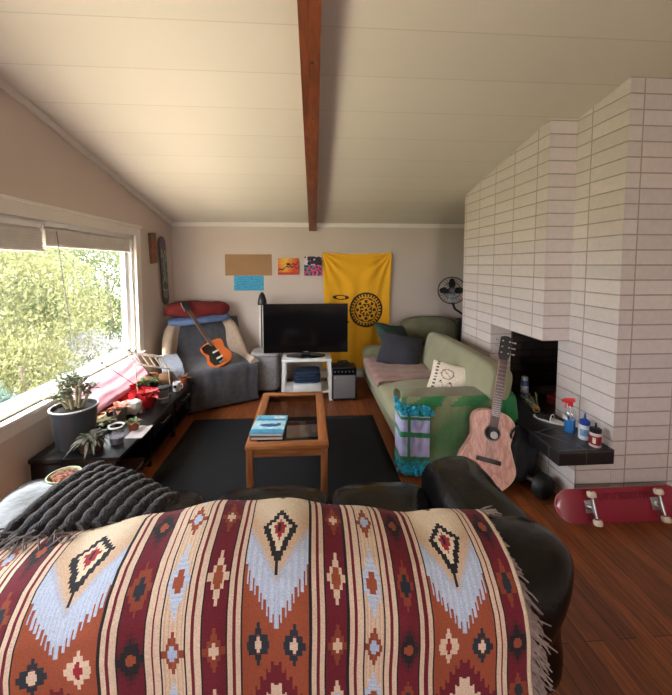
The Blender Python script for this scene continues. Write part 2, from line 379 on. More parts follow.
# ---------------------------------------------------------------- fireplace
brick = brickmat('white_stack_bond_block', (215, 205, 202), (208, 197, 194), (166, 153, 145), .32, .1016, .0046, .55, 0, .8, ((8, 8, 1), 3, .94, 1.03), .15, spec=.35, ushift=-.245, vshift=-1.7)
brickf = brickmat('white_stack_bond_block_end', (215, 205, 202), (205, 195, 192), (166, 153, 145), .32, .1016, .0046, .55, 0, .8, ((8, 8, 1), 3, .94, 1.03), .15, spec=.35, ushift=.04, vshift=-1.7)
soot = brickmat('sooty_firebrick', (52, 34, 28), (38, 28, 26), (24, 20, 18), .22, .075, .008, .9, .5, .6)
fp = thing('fireplace', 'tall white-painted stack-bond brick fireplace with a corner firebox and black tiled hearth', 'fireplace', (2.4, 3.2, 0))
def sloped(mb, x0, x1, ya, yb, z0, over=.01):
    mb.add([(x0, ya, z0), (x1, ya, z0), (x1, yb, z0), (x0, yb, z0), (x0, ya, zc(ya) + over), (x1, ya, zc(ya) + over), (x1, yb, zc(yb) + over), (x0, yb, zc(yb) + over)],
           [(0, 3, 2, 1), (4, 5, 6, 7), (0, 1, 5, 4), (1, 2, 6, 5), (2, 3, 7, 6), (3, 0, 4, 7)]); return mb
o = sloped(MB(), 1.88, 3.3, 2.665, 4.13, 1.09).build('chimney_hood', brick, fp, smooth=False); uvbox(o)
o = sloped(MB(), 2.1, XR, 2.22, 2.78, 0).build('chimney_column', brickf, fp, smooth=False); uvbox(o)
o = MB().box((1.88, 3.46, .43), (3.3, 4.13, 1.09)).build('far_jamb', brick, fp, smooth=False); uvbox(o)
o = MB().box((1.84, 2.225, 0), (2.1, 4.13, .33)).box((2.1, 2.78, 0), (3.3, 4.13, .33)).build('hearth_base', brick, fp, smooth=False); uvbox(o)
fb = MB().box((2.75, 2.78, .43), (2.9, 3.46, 1.09)).box((2.1, 3.43, .43), (2.75, 3.4599, 1.09))
o = fb.build('firebox_lining', soot, fp, smooth=False); uvbox(o)
tile_m = brickmat('black_hearth_tile', (36, 36, 38), (30, 30, 32), (84, 82, 80), .2, .2, .0028, .28, 0, .4, ((10, 10, 1), 4, .7, 1.3), spec=.5, ushift=.1, vshift=-.02)
sb = MB().prism([(1.70, 2.20), (2.099, 2.20), (2.099, 2.785), (2.75, 2.785), (2.75, 3.45), (1.875, 3.455), (1.875, 4.1), (1.70, 4.1)], .33, .43)
o = sb.build('hearth_slab', tile_m, fp, smooth=False, label='black tiled hearth slab'); uvbox(o)
gm = M('pale_grout', (110, 108, 106), .8)
MB().tube([(1.72, 2.5, .4303), (1.92, 2.215, .4303)], .0016, 4).tube([(1.705, 2.47, .4303), (2.09, 2.62, .4303)], .0016, 4).build('grout_line', gm, fp)

# ---------------------------------------------------------------- outside: ground and trees
ground = M('sunlit_lawn', (150, 148, 112), .9, .2, .8)
struct(MB().box((-60, -40, -2.7), (XL - .3, 60, -2.6)).build('ground_outside', ground, smooth=False), 'lawn seen through the window')
bark = M('grey_bark', (95, 85, 72), .9, .3, 12, .4)
def leaves(mb, c, rad, n, size, seed, shell=.35):
    rn = random.Random(seed); c = Vector(c)
    for _ in range(int(n * 2.0)):
        d = Vector((rn.gauss(0, 1), rn.gauss(0, 1), rn.gauss(0, 1))).normalized()
        lump = 1 + .28 * noise.noise(d * 2.3 + Vector((seed, 0, 0))) + .12 * noise.noise(d * 6 + Vector((seed, 3, 0)))
        rr = lump * (1 - shell * rn.random() ** 1.5)
        p = c + Vector((d.x * rad[0], d.y * rad[1], d.z * rad[2])) * rr
        s = .62 * size * (.6 + .8 * rn.random()); mt = T(*p) @ rot(rn.uniform(0, 360), rn.uniform(0, 360), rn.uniform(0, 360))
        mb.add([(-s, 0, 0), (0, -s * .45, s * .1), (s, 0, 0), (0, s * .45, s * .1)], [(0, 1, 2, 3)], mt)
def leafmat(name, rgb, var=.35):
    m = M(name, rgb, .5, var, 1.6, spec=.3); nt = m.node_tree; b = nt.nodes['Principled BSDF']
    tr = nt.nodes.new('ShaderNodeBsdfTranslucent'); mx = nt.nodes.new('ShaderNodeMixShader'); mx.inputs[0].default_value = .45
    nt.links.new(nt.nodes['Color Ramp'].outputs[0], tr.inputs[0]); nt.links.new(b.outputs[0], mx.inputs[1]); nt.links.new(tr.outputs[0], mx.inputs[2])
    nt.links.new(mx.outputs[0], nt.nodes['Material Output'].inputs[0])
    return m
greens = [leafmat('yellow_green_leaves', (112, 113, 76)), leafmat('mid_green_leaves', (88, 97, 66)), leafmat('pale_leaves', (120, 122, 98)), leafmat('white_blossom', (140, 140, 138), .1), leafmat('blue_green_leaves', (80, 100, 96))]
def tree(c, rad, mat, n, size, label, seed, base=-2.6, group=None):
    t_ = thing('broadleaf_tree' if rad[2] > 1.3 else 'leafy_shrub', label, 'tree' if rad[2] > 1.3 else 'shrub', (c[0], c[1], base), group=group)
    mb = MB(); leaves(mb, c, rad, n, size, seed); mb.build('foliage', mat, t_, smooth=False)
    MB().tube([(c[0], c[1], base), (c[0] + .1, c[1] + .05, (base + c[2]) / 2), (c[0], c[1], c[2] + rad[2] * .3)], [.16, .12, .05], 8).build('trunk', bark, t_)
    return t_
tree((-8.2, 9.6, .5), (2.6, 2.6, 2.2), greens[0], 9000, .09, 'yellow-green tree filling the middle of the window', 1)
tree((-10.5, 7.2, .5), (2.7, 2.2, 2.4), greens[1], 8000, .1, 'mid-green tree at the left side of the window view', 2)
tree((-8.0, 14.5, .6), (3.2, 2.8, 2.3), greens[1], 8000, .11, 'green tree at the right edge of the window view', 3)
tree((-14, 13.5, .6), (5, 4, 3.0), greens[2], 8000, .15, 'pale green tree in the far background outside the window', 4)
tree((-6.0, 9.9, -.9), (1.0, 1.3, .75), greens[3], 3000, .06, 'white flowering shrub outside low in the window', 5)
tree((-6.0, 7.6, -.7), (.9, 1.0, .95), greens[0], 3000, .07, 'bright yellow-green shrub outside low in the window centre', 6)
tree((-5.3, 5.6, -1.1), (.8, 1.0, .8), greens[4], 3000, .08, 'blue-green shrub outside low at the window left', 7)
tree((-13, 6.2, .3), (3, 2.6, 2.9), greens[2], 6000, .14, 'pale green tree behind the mid-green tree outside', 8)
tree((-12, 20, .6), (5, 4, 3.2), greens[0], 6000, .16, 'far yellow-green tree beyond the right window edge', 9)
struct(MB().box((-4.7, -3, -.62), (XL - .2, 9, -.5)).build('bounce_slab_outside', M('pale_bounce_slab', (226, 214, 190), .8, .05), smooth=False), 'added pale slab outside the window, reflecting sun up to the ceiling')  # added reflector, bounces sunlight up through the window onto the ceiling
struct(MB().box((-5.6, 2, -2.6), (-4.4, 12, -2.58)).build('path_outside', M('pale_paving', (205, 205, 205), .8, .05), smooth=False), 'pale paved path outside')

# ================================================================ RUG
rug = MB()
rug.grid(lambda u, v: (-1.25 + 1.97 * u - .14 * 0, 2.0 + 1.82 * v, .0045 + .001 * noise.noise(Vector((u * 9, v * 9, 0)))), 20, 20)
rg = rug.build('area_rug', M('charcoal_rug', (9, 10, 14), .95, .2, 40, .5, 300), solid=.008)
tag(rg, 'plain charcoal-black area rug under the glass-topped coffee table', 'rug')

def frame(o, x, y, z):
    """matrix from origin and three axis vectors"""
    m = Matrix.Identity(4)
    for i, a in enumerate((x, y, z)):
        for j in range(3): m[j][i] = a[j]
    for j in range(3): m[j][3] = o[j]
    return m
def aim(o, ydir, ztow):
    y = Vector(ydir).normalized(); z = Vector(ztow); z = (z - y * z.dot(y)).normalized(); x = y.cross(z)
    return frame(o, x, y, z)

# ================================================================ BLACK LEATHER SOFA (seen from behind)
PR = [(.925, .06), (.925, .20), (.93, .48), (.94, .66), (.955, .74), (.985, .80), (1.03, .838), (1.09, .857), (1.15, .862), (1.2, .86), (1.25, .84), (1.285, .79), (1.30, .70)]
def interp(tab, x):
    if x <= tab[0][0]: return tab[0][1]
    for (a, b), (c_, d) in zip(tab, tab[1:]):
        if x <= c_: return b + (d - b) * (x - a) / (c_ - a)
    return tab[-1][1]
RZ = [(-1.3, -.17), (-1.03, -.14), (-.86, -.115), (-.64, -.08), (-.45, -.03), (-.28, -.016), (-.03, -.02), (.15, -.062), (.33, -.095), (.5, -.095), (.67, -.09), (.76, -.1), (.95, -.12)]
def smooth_rz(x): return sum(interp(RZ, x + d) for d in (-.12, -.06, 0, .06, .12)) / 5
def prof_pt(s, tab):
    for (a, b), (c_, d) in zip(tab, tab[1:]):
        L = math.hypot(c_ - a, d - b)
        if s <= L: return a + (c_ - a) * s / L, b + (d - b) * s / L
        s -= L
    return tab[-1]
PLEN = sum(math.hypot(c_ - a, d - b) for (a, b), (c_, d) in zip(PR, PR[1:]))
def back_surf(x, s, off=0.):
    y, z = prof_pt(s, PR); y2, z2 = prof_pt(min(s + .02, PLEN), PR); y1, z1 = prof_pt(max(s - .02, 0), PR)
    d = Vector((0, y2 - y1, z2 - z1)).normalized(); nrm = Vector((0, -d.z, d.y))
    wgt = min(1, max(0, (z - .35) / .45)); z += smooth_rz(x) * wgt
    return Vector((x, y, z)) + nrm * off
sofa = thing('leather_sofa', 'black leather three-seat sofa in the foreground seen from behind, under the striped blanket', 'sofa', (-.2, 1.4, 0))
mb = MB()
closed = PR + [(1.30, .40), (1.2, .1)]
def back_sec(x, k):
    out = []
    pts = closed
    cy = 1.12; cz = .45
    for (y, z) in pts:
        wgt = min(1, max(0, (z - .35) / .45)); zz = z + smooth_rz(x) * wgt
        xx = x if x < .5 else .5 + (x - .5) * (1 - .62 * max(0, min(1, (.74 - zz) / .42)))
        out.append(Vector((xx, cy + (y - cy) * k[0], cz + (zz - cz) * k[1])))
    return out
xs = [-1.42, -1.415, -1.4, -1.37, -1.32] + [-1.25 + i * .05 for i in range(41)] + [.80, .845, .88, .9, .91, .915]
ns = len(closed); vs = []; fs = []
for i, x in enumerate(xs):
    e = min(x + 1.42, .915 - x); t_ = max(0, min(1, e / .13)); k = (1 - (1 - t_) ** 2.2); kk = (.35 + .65 * math.sqrt(max(0, k)), .8 + .2 * math.sqrt(max(0, k)))
    vs += [p + Vector((0, 0, 0)) + noise.noise_vector(p * 5) * .006 for p in back_sec(x, kk)]
for i in range(len(xs) - 1):
    for k in range(ns): fs.append((i * ns + k, (i + 1) * ns + k, (i + 1) * ns + (k + 1) % ns, i * ns + (k + 1) % ns))
fs.append(tuple(range(ns))); fs.append(tuple((len(xs) - 1) * ns + k for k in range(ns - 1, -1, -1)))
mb.add(vs, fs).build('backrest', leather_m, sofa, sub=1, ang=80)
MB().box((-1.38, 1.0, .05), (.76, 1.86, .30), bev=.03).build('base', leather_m, sofa)
for i, (xa, xb) in enumerate(((-1.16, -.53), (-.525, .105), (.11, .645))):
    MB().puff(((xa + xb) / 2, 1.58, .385), (xb - xa, .68, .2), k=5, n=14, wr=.012, ws=5, seed=i + 1, crown=.03).build('seat_cushion', leather_m, sofa)
MB().puff((.785, 1.52, .36), (.33, .84, .56), k=5, n=16, wr=.02, ws=4, seed=4, crown=.03).build('armrest', leather_m, sofa)
MB().puff((-1.30, 1.50, .35), (.34, .84, .54), k=5, n=16, wr=.014, ws=4, seed=5, crown=.02).build('armrest', leather_m, sofa)
for x in (-1.3, .8):
    for y in (1.05, 1.78): MB().lathe([(.03, 0), (.03, .055)], (x, y, 0), 12).build('leg', black_m, sofa)
# seam lines on the backrest
for x in (-.52, .12): MB().tube([back_surf(x, s, -.001) for s in [i * .05 for i in range(int(PLEN / .05))]], .004, 6).build('seam', leather_m, sofa)

# ---- the striped blanket
C_ = {k: lin(v) for k, v in dict(peach=(226, 198, 176), tan=(206, 174, 146), cream=(226, 206, 180), crim=(112, 22, 40), red=(160, 34, 46), orange=(158, 78, 50), brown=(142, 66, 42), black=(30, 27, 32), navy=(40, 46, 58), blue=(176, 192, 222), lblue=(200, 208, 226)).items()}
cols = [('E', .012), ('D', .063), ('g', .037), ('A', .185), ('g', .05), ('D', .057), ('g', .045), ('B', .051), ('g', .051), ('C', .057), ('g', .048), ('A', .185), ('g', .046), ('C', .06), ('g', .051), ('B', .06), ('g', .046), ('D', .068), ('g', .05), ('A', .225), ('g', .045), ('D', .06), ('g', .045), ('B', .055), ('g', .045), ('C', .06), ('E', .012)]
BX1 = .655
def dia(du, ds, hw, hh, q=.0088):
    du = abs(round(du / (q * .8)) * q * .8); ds = abs(round(ds / (q * 1.9)) * q * 1.9); return du / hw + ds / hh
def blend(a, b, t): t = max(0, min(1, t)); return tuple(a[i] * (1 - t) + b[i] * t for i in range(3)) + (1,)
def blanket_col(x, s):
    S = s - (S0)                      # 0 at the reference line
    d = BX1 - x
    for kind, wd in cols:
        if d < wd: break
        d -= wd
    else: return C_['peach']
    f = d / wd; du = d - wd / 2
    if kind == 'E': return C_['cream']
    if kind == 'g':
        if f < .12 or f > .9: return C_['black']
        return C_['crim'] if .42 < f < .6 else C_['peach']
    k = wd / 2
    P_ = .1655; m = (S - .006) / P_; i = round(m); ds = (m - i) * P_; odd = i % 2
    if kind == 'B':
        h = dia(du, ds, k * .95, .062)
        base = blend(C_['peach'], C_['tan'], .5 + .5 * math.sin(x * 900))
        if i % 2 == 0:      # 2 -> blue diamond with orange cross
            if h < 1.25 and (abs(du) < .008 and abs(ds) < .024 or abs(du) < .015 and abs(ds) < .011): return C_['orange']
            if dia(du, ds, k * 1.1, .085) < 1: return blend(C_['blue'], C_['lblue'], .5 + .5 * math.sin(s * 500))
            return base
        if abs(du) < .007 and abs(ds) < .022 or abs(du) < .013 and abs(ds) < .01: return C_['blue']
        if h < 1: return C_['brown'] if h > .55 else C_['orange']
        return base
    if kind == 'C':
        h = dia(du, ds, k * .95, .064)
        if i % 2 == 0:
            if abs(du) < .007 and abs(ds) < .022 or abs(du) < .014 and abs(ds) < .010: return C_['blue'] if i == 0 else C_['orange']
            return C_['peach'] if h < 1 else C_['crim']
        if abs(du) < .006 and abs(ds) < .02 or abs(du) < .013 and abs(ds) < .009: return C_['peach']
        return C_['brown'] if h < 1 else C_['crim']
    if kind == 'D':
        h = dia(du, ds, k * .95, .062); bg = C_['crim']
        if i % 2 == 0:
            if abs(du) < .008 and abs(ds) < .022 or abs(du) < .014 and abs(ds) < .010: return C_['navy']
            return C_['brown'] if h < 1 else bg
        if abs(du) < .007 and abs(ds) < .018 or abs(du) < .013 and abs(ds) < .009: return C_['orange']
        return C_['black'] if h < 1 else blend(bg, C_['black'], .6 - (h - 1) * 1.2)
    # big panel A
    if S > .56: S = 1.12 - S
    if S < -.14: S = -.28 - S
    a = abs(du) * .185 / wd
    step = int(a / .0058); tooth = (step % 2) * .03
    Vedge = .212 + step * .0058 * 1.35 + tooth
    if S > Vedge:
        dd = S - (.212 + a * 1.35)
        # medallion
        mc = .455; my = S - mc; hh = .068 if my > 0 else .105
        h = a / .055 + abs(round(my / .012) * .012) / hh
        if a < .004 and .335 < S < .37: return C_['black']
        if h < 1.0:
            if h > .66: return C_['black']
            if h > .38: return C_['cream']
            return C_['red'] if not (a < .004 and abs(my) < .012) else C_['black']
        if dd < .10: return blend(C_['blue'], C_['lblue'], .5 + .5 * math.sin(a * 1100))
        return blend(blend(C_['blue'], C_['tan'], (dd - .10) / .03), C_['cream'], (dd - .15) / .10)
    # lower inverse V
    st2 = int(a / .0075)
    if S < .113 - st2 * .0075 * 1.5 + (st2 % 2) * .022:
        if S < .056 - st2 * .0075 * 1.8 + (st2 % 2) * .02: return C_['peach']
        return C_['crim']
    ex = a - .05; h = dia(ex, S - .171, .029, .062)
    if h < 1:
        left = du > 0
        other = (x < -.5 and not left) or (x > .3 and left)
        if abs(ex) < .0055 and abs(S - .171) < .021 or abs(ex) < .0105 and abs(S - .171) < .010: return C_['red'] if other else C_['peach']
        if h > .45: return C_['peach'] if other else C_['navy']
        return C_['brown'] if not other else C_['crim']
    return C_['orange']
S0 = .14 + .28004
NU, NV = 400, 215
XA = -1.10; SA = .02; SB = PLEN - .03
def bl_pt(u, v):
    x = XA + (BX1 - XA) * u; s = SA + (SB - SA) * v
    fold = .004 * math.sin(x * 23 + s * 3) + .006 * noise.noise(Vector((x * 4, s * 3, 1.7))); low = max(0, 1 - s / .5)
    p = back_surf(x, s, .012 + fold + low * .02 * (1 + noise.noise(Vector((x * 5, 0, 0)))))
    p.x += .012 * noise.noise(Vector((x * 2, s * 4, 5))) + (max(0, x - .45) * .12) * max(0, (s - .85))
    return p
g = MB().grid(bl_pt, NU, NV, flip=True)
blk = thing('striped_blanket', 'red, orange and cream striped woven blanket with diamond motifs draped over the black sofa back', 'blanket', (0, 1.1, .86))
bo = g.build('woven_cloth', vcolmat('woven_blanket', .9, .5, 330, 0), blk, ang=80)
def bcol(p):
    i = p.index // NV; j = p.index % NV
    c_ = blanket_col(XA + (BX1 - XA) * (i + .5) / NU, SA + (SB - SA) * (j + .5) / NV); return c_
paint(bo, bcol)
bo.modifiers.new('thickness', 'SOLIDIFY').thickness = .006
fr = MB(); rn = random.Random(3)
for q in range(240):
    s = SA + (SB - SA) * (q + rn.random() * .8) / 240
    p = bl_pt(1, (s - SA) / (SB - SA)); L = rn.uniform(.05, .085); pts = [p]
    dn = Vector((rn.uniform(.6, 1), rn.uniform(-.2, .1), rn.uniform(-1.1, -.35) if s < 1.0 else rn.uniform(-.2, .5))).normalized()
    for k in range(1, 4):
        a_ = k / 3; q_ = p + dn * L * a_ + Vector((rn.uniform(-.004, .004), -.01 * a_, -.014 * a_ * a_ + rn.uniform(-.004, .004))); pts.append(q_)
    fr.tube(pts, [.0032, .003, .0026, .0018], 5)
fr.build('fringe', M('grey_pink_fringe', (140, 122, 118), .9, .3, 60), blk, label='greyish fringe')

# ---- chunky knit throw
kn = thing('knit_throw', 'charcoal chunky-ribbed knit throw folded over the left arm and back of the black sofa', 'throw', (-.85, 1.4, .75))
mbk = MB(); A_ = Vector((-.94, 1.62, .80)); B_ = Vector((-.545, 1.44, .735)); Cc = Vector((-1.07, 1.23, .745)); D_ = Vector((-.60, 1.29, .755)); NR = 10
for r_ in range(NR):
    t_ = r_ / (NR - 1); top = A_.lerp(B_, t_); e2 = Cc.lerp(D_, t_) - top; pts = []; rr = []
    for k in range(31):
        q = k / 30; p = top + e2 * q * 1.06; p.z += .035 * math.sin(q * 3.1) - .01 * math.cos(t_ * 6)
        p += Vector((math.sin(k * 1.25 + r_) * .002, 0, math.cos(k * 1.25 + r_) * .002)); pts.append(p)
        rr.append(.0245 * (1 + .07 * math.sin(k * 1.55 + r_ * 1.1)) * (math.sqrt(max(.05, 1 - ((q - .0) * 1.0 - 1) ** 16)) if q > .9 else min(1, .45 + k * .28)))
    mbk.tube(pts, rr, 10)
knit_m = M('charcoal_knit', (44, 42, 46), .95, .3, 70, .9, 140, sheen=.25)
mbk.build('knit_ribs', knit_m, kn)
MB().puff(((A_ + B_ + Cc + D_) / 4 - Vector((0, 0, .05))), (.40, .26, .07), k=4, n=10).build('folded_underside', knit_m, kn)
kf = MB()
for q in range(26):
    p = Vector((-1.09 + .3 * rn.random(), 1.21 + rn.uniform(-.02, .03), .765 + rn.random() * .02)); kf.tube([p, p + Vector((rn.uniform(-.05, .02), -.02, .012)), p + Vector((rn.uniform(-.07, .02), -.05, -.012))], .003, 5)
kf.build('fringe', M('grey_yarn', (120, 112, 112), .9), kn, label='loose grey yarn ends')
# bowl on the arm
bw = thing('snack_bowl', 'green-rimmed bowl of reddish snack mix on the left arm of the black sofa', 'bowl', (-1.20, 1.74, .633))
MB().lathe([(.025, 0), (.042, .008), (.066, .03), (.072, .042), (.067, .042), (.060, .031), (.04, .014), (.0, .012)], (-1.20, 1.74, .633), 28, cap=False).build('dish', M('green_glaze', (150, 158, 100), .3), bw)
sn = MB()
for q in range(150):
    a = rn.uniform(0, 6.28); r_ = .052 * math.sqrt(rn.random()); sn.puff((-1.20 + r_ * math.cos(a), 1.74 + r_ * math.sin(a), .633 + .031 + .01 * rn.random()), (.014, .012, .009), k=3, n=2)
so_ = sn.build('snack_mix', M('snack_mix_colours', (150, 92, 66), .7, .6, 60), bw); so_['kind'] = 'stuff'

# ================================================================ COFFEE TABLE
ct = thing('coffee_table', 'orange-brown wooden coffee table with a glass top on the black rug', 'table', (-.15, 2.89, 0))
x0, x1, y0, y1, zt = -.44, .14, 2.37, 3.40, .45
for (a, b, c_, d, m_) in ((x0, x1, y0, y0 + .07, oakx), (x0, x1, y1 - .07, y1, oakx), (x0, x0 + .07, y0 + .07, y1 - .07, oak), (x1 - .07, x1, y0 + .07, y1 - .07, oak)):
    MB().box((a, c_, zt - .028), (b, d, zt), bev=.004).build('top_frame', m_, ct)
for (a, b, c_, d, m_) in ((x0 + .05, x1 - .05, y0 + .012, y0 + .03, oakx), (x0 + .05, x1 - .05, y1 - .03, y1 - .012, oakx), (x0 + .012, x0 + .03, y0 + .05, y1 - .05, oak), (x1 - .03, x1 - .012, y0 + .05, y1 - .05, oak)):
    MB().box((a, c_, zt - .085), (b, d, zt - .028)).build('apron', m_, ct)
for x in (x0 + .006, x1 - .054):
    for y in (y0 + .006, y1 - .054): MB().box((x, y, .0105), (x + .048, y + .048, zt - .028), bev=.004).build('leg', oakz, ct)
MB().box((x0 + .068, y0 + .068, zt - .014), (x1 - .068, y1 - .068, zt - .008)).build('glass_top', glassmat('smoked_table_glass', (.72, .70, .68), .07), ct, smooth=False)
# game box + book
bk = thing('hardback_book', 'maroon-edged hardback book lying under the blue picture book on the coffee table', 'book', (-.29, 2.59, zt))
Mb = T(-.295, 2.60, 0) @ rot(0, 0, -2)
MB().box((-.115, -.15, zt + .001), (.115, .15, zt + .004), Mb).box((-.115, -.15, zt + .022), (.115, .15, zt + .025), Mb).box((-.115, -.15, zt + .001), (-.112, .15, zt + .025), Mb).build('cover', M('maroon_cloth', (92, 38, 40), .7), bk, smooth=False)
MB().box((-.112, -.146, zt + .004), (.111, .146, zt + .022), Mb).build('pages', M('page_edges', (205, 195, 180), .8), bk, smooth=False)
b2_ = thing('picture_book', 'bright blue picture book with a white band on top of the coffee table stack', 'book', (-.295, 2.61, zt + .025))
Mb = T(-.295, 2.61, 0) @ rot(0, 0, -4); z0 = zt + .0255
cov = MB().grid(lambda u, v: (-.12 + .24 * u, -.15 + .30 * v, z0 + .022), 60, 75, Mb).build('front_cover', vcolmat('printed_cover', .35, 0, 30, 0), b2_, smooth=False)
def covcol(p):
    i = p.index // 75 / 60; j = p.index % 75 / 75
    if .80 < j < .93 and .55 < i < .95: return lin((215, 225, 232))
    if .70 < j < .78 and .05 < i < .95: return lin((60, 120, 165))
    if (i - .52) ** 2 / .1 + (j - .42) ** 2 / .008 < 1: return lin((36, 96, 160))
    if (i - .78) ** 2 / .006 + (j - .47) ** 2 / .006 < 1: return lin((30, 70, 120))
    if .2 < j < .66: return lin((178, 222, 236))
    return blend(lin((70, 160, 205)), lin((110, 195, 225)), j)
paint(cov, covcol)
MB().box((-.12, -.15, z0), (.12, .15, z0 + .0025), Mb).box((-.12, -.15, z0), (-.117, .15, z0 + .0215), Mb).box((-.12, -.15, z0 + .019), (.12, .15, z0 + .0215), Mb).build('cover', M('blue_cover', (60, 140, 185), .4), b2_, smooth=False)
MB().box((-.117, -.146, z0 + .0025), (.116, .146, z0 + .019), Mb).build('pages', M('page_edges', (205, 195, 180), .8), b2_, smooth=False)
# things on the rug under the table
lp = thing('closed_laptop', 'flat grey closed laptop lying on the rug under the coffee table', 'laptop', (-.02, 3.55, .012))
Mb = T(-.05, 3.46, .012) @ rot(0, 0, 3)
MB().box((-.17, -.12, 0), (.17, .12, .01), Mb, bev=.003).build('base', M('warm_grey_metal', (128, 118, 108), .5), lp)
MB().box((-.17, -.12, .0105), (.17, .12, .017), Mb, bev=.002).build('lid', M('warm_grey_metal', (128, 118, 108), .5), lp)

# ================================================================ TV AREA
st = thing('side_table', 'small white open side table carrying the television', 'table', (-.02, 4.5, 0))
MB().box((-.33, 4.28, .50), (.29, 4.70, .53), bev=.004).build('top', white_m, st)
for x, y, dx in ((-.30, 4.31, -.02), (.26, 4.31, .02), (-.30, 4.67, -.02), (.26, 4.67, .02)):
    MB().add([(x - .022 + dx, y - .018, 0), (x + .022 + dx, y - .018, 0), (x + .022 + dx, y + .018, 0), (x - .022 + dx, y + .018, 0), (x - .022, y - .018, .5), (x + .022, y - .018, .5), (x + .022, y + .018, .5), (x - .022, y + .018, .5)],
             [(0, 3, 2, 1), (4, 5, 6, 7), (0, 1, 5, 4), (1, 2, 6, 5), (2, 3, 7, 6), (3, 0, 4, 7)]).build('leg', white_m, st, smooth=False)
MB().box((-.30, 4.30, .10), (.26, 4.68, .118)).build('shelf', white_m, st, smooth=False)
bx = thing('storage_box', 'white cardboard box on the lower shelf of the white side table', 'box', (0, 4.42, .118))
MB().box((-.19, 4.29, .119), (.16, 4.60, .20), bev=.003).build('tray', white_m, bx); MB().box((-.195, 4.285, .20), (.165, 4.605, .215), bev=.003).build('lid', M('off_white_card', (205, 212, 220), .6), bx)
cl = MB(); 
for k in range(4): cl.puff((-.02 + .01 * (k % 2), 4.44, .238 + k * .036), (.34 - .01 * k, .28, .038), k=5, n=10, wr=.006, ws=12, seed=k)
o = cl.build('folded_jeans', M('navy_denim', (34, 50, 74), .9, .2, 30, .3, 120)); tag(o, 'folded navy clothing stacked on the white box below the television', 'clothing')
tv = thing('television', 'black flat-screen television standing on the white side table', 'television', (-.03, 4.45, .53))
MB().box((-.57, 4.46, .575), (.51, 4.50, 1.205), bev=.006).build('housing', black_m, tv)
MB().box((-.57, 4.452, .575), (-.55, 4.461, 1.205)).box((.49, 4.452, .575), (.51, 4.461, 1.205)).box((-.55, 4.452, 1.187), (.49, 4.461, 1.205)).box((-.55, 4.452, .575), (.49, 4.461, .605)).build('bezel', M('gloss_black', (14, 14, 15), .15), tv, smooth=False)
MB().box((-.55, 4.457, .605), (.49, 4.46, 1.187)).build('screen', M('dark_screen', (13, 11, 12), .12, .05, 2, spec=.6), tv, smooth=False)
MB().lathe([(.0, 0), (1, 0), (.98, .012), (.3, .02), (.0, .02)], (0, 0, 0), 36, T(-.03, 4.46, .531) @ Matrix.Diagonal((.25, .13, 1, 1))).build('foot', M('gloss_black', (14, 14, 15), .15), tv)
MB().cbox((-.03, 4.475, .57), (.12, .03, .06)).build('neck', black_m, tv)
MB().box((-.06, 4.4505, .583), (0, 4.452, .592)).build('badge', M('grey_badge', (120, 120, 122), .4), tv, smooth=False)
# amp
am = thing('guitar_amplifier', 'small black guitar amplifier with a grey grille beside the white side table', 'amplifier', (.45, 4.4, 0))
MB().box((.29, 4.27, .015), (.605, 4.50, .425), bev=.012).build('cabinet', black_m, am)
gr = MB().box((.312, 4.262, .035), (.583, 4.2705, .325)).build('grille', M('grey_grille_cloth', (122, 120, 122), .9, .25, 160, .6, 500), am, smooth=False)
MB().box((.305, 4.262, .335), (.59, 4.2705, .412)).build('control_panel', M('gloss_black', (14, 14, 15), .15), am, smooth=False)
for k in range(6): MB().lathe([(.012, 0), (.012, .01), (.009, .016), (0, .016)], (0, 0, 0), 12, T(.33 + k * .045, 4.2625, .375) @ rot(90, 0, 0)).build('knob', chrome_m, am)
MB().tube([(.36, 4.38, .425), (.37, 4.38, .455), (.52, 4.38, .455), (.53, 4.38, .425)], .008, 8).build('handle', black_m, am)
MB().lathe([(.011, 0), (.011, .003), (0, .003)], (0, 0, 0), 12, T(.335, 4.2622, .295) @ rot(90, 0, 0)).build('badge', chrome_m, am)
for x in (.32, .575):
    for y in (4.3, 4.47): MB().lathe([(.012, 0), (.012, .016)], (x, y, 0), 8).build('foot', black_m, am)
cb_ = MB(); pts = []
for k in range(60):
    a = k * .55; pts.append((.44 + .08 * math.cos(a) * (1 - k * .004), 4.40 + .05 * math.sin(a), .432 + k * .0007 + (.01 if k % 5 == 0 else 0)))
tag(cb_.tube(pts, .004, 6).build('coiled_cable', black_m), 'black coiled cable piled on top of the small guitar amplifier', 'cable')
# floor lamp with black cone shade, white board
lm = thing('floor_lamp', 'slim floor lamp with a black bullet-shaped shade left of the television', 'lamp', (-.635, 4.9, 0))
MB().lathe([(.09, 0), (.09, .012), (.02, .02), (0, .02)], (-.635, 4.88, 0), 24).build('base', black_m, lm)
MB().tube([(-.645, 4.88, .02), (-.645, 4.88, 1.17)], .009, 10).build('pole', black_m, lm)
MB().lathe([(.062, 0), (.065, .01), (.058, .07), (.042, .13), (.022, .165), (0, .18)], (-.635, 4.88, 1.15), 28).build('lamp_shade', M('satin_black', (24, 24, 26), .3), lm)
wbd = MB().box((-.70, 5.0, .01), (-.60, 5.05, 1.15), T(0, 0, 0), bev=.004).build('upright_board', M('cream_board', (214, 206, 194), .6))
tag(wbd, 'tall narrow cream board standing behind the left edge of the television', 'board')
ot = thing('ottoman', 'low grey upholstered ottoman between the armchair and the white side table', 'ottoman', (-.55, 4.62, 0))
MB().puff((-.56, 4.65, .30), (.36, .36, .50), k=6, n=10, wr=.008, seed=3).build('body', M('grey_tweed', (138, 134, 136), .9, .2, 50, .4, 200), ot)
MB().puff((-.56, 4.65, .545), (.37, .37, .05), k=5, n=8).build('lid_cushion', M('pale_grey_fabric', (168, 164, 166), .9, .15, 50, .3, 200), ot)
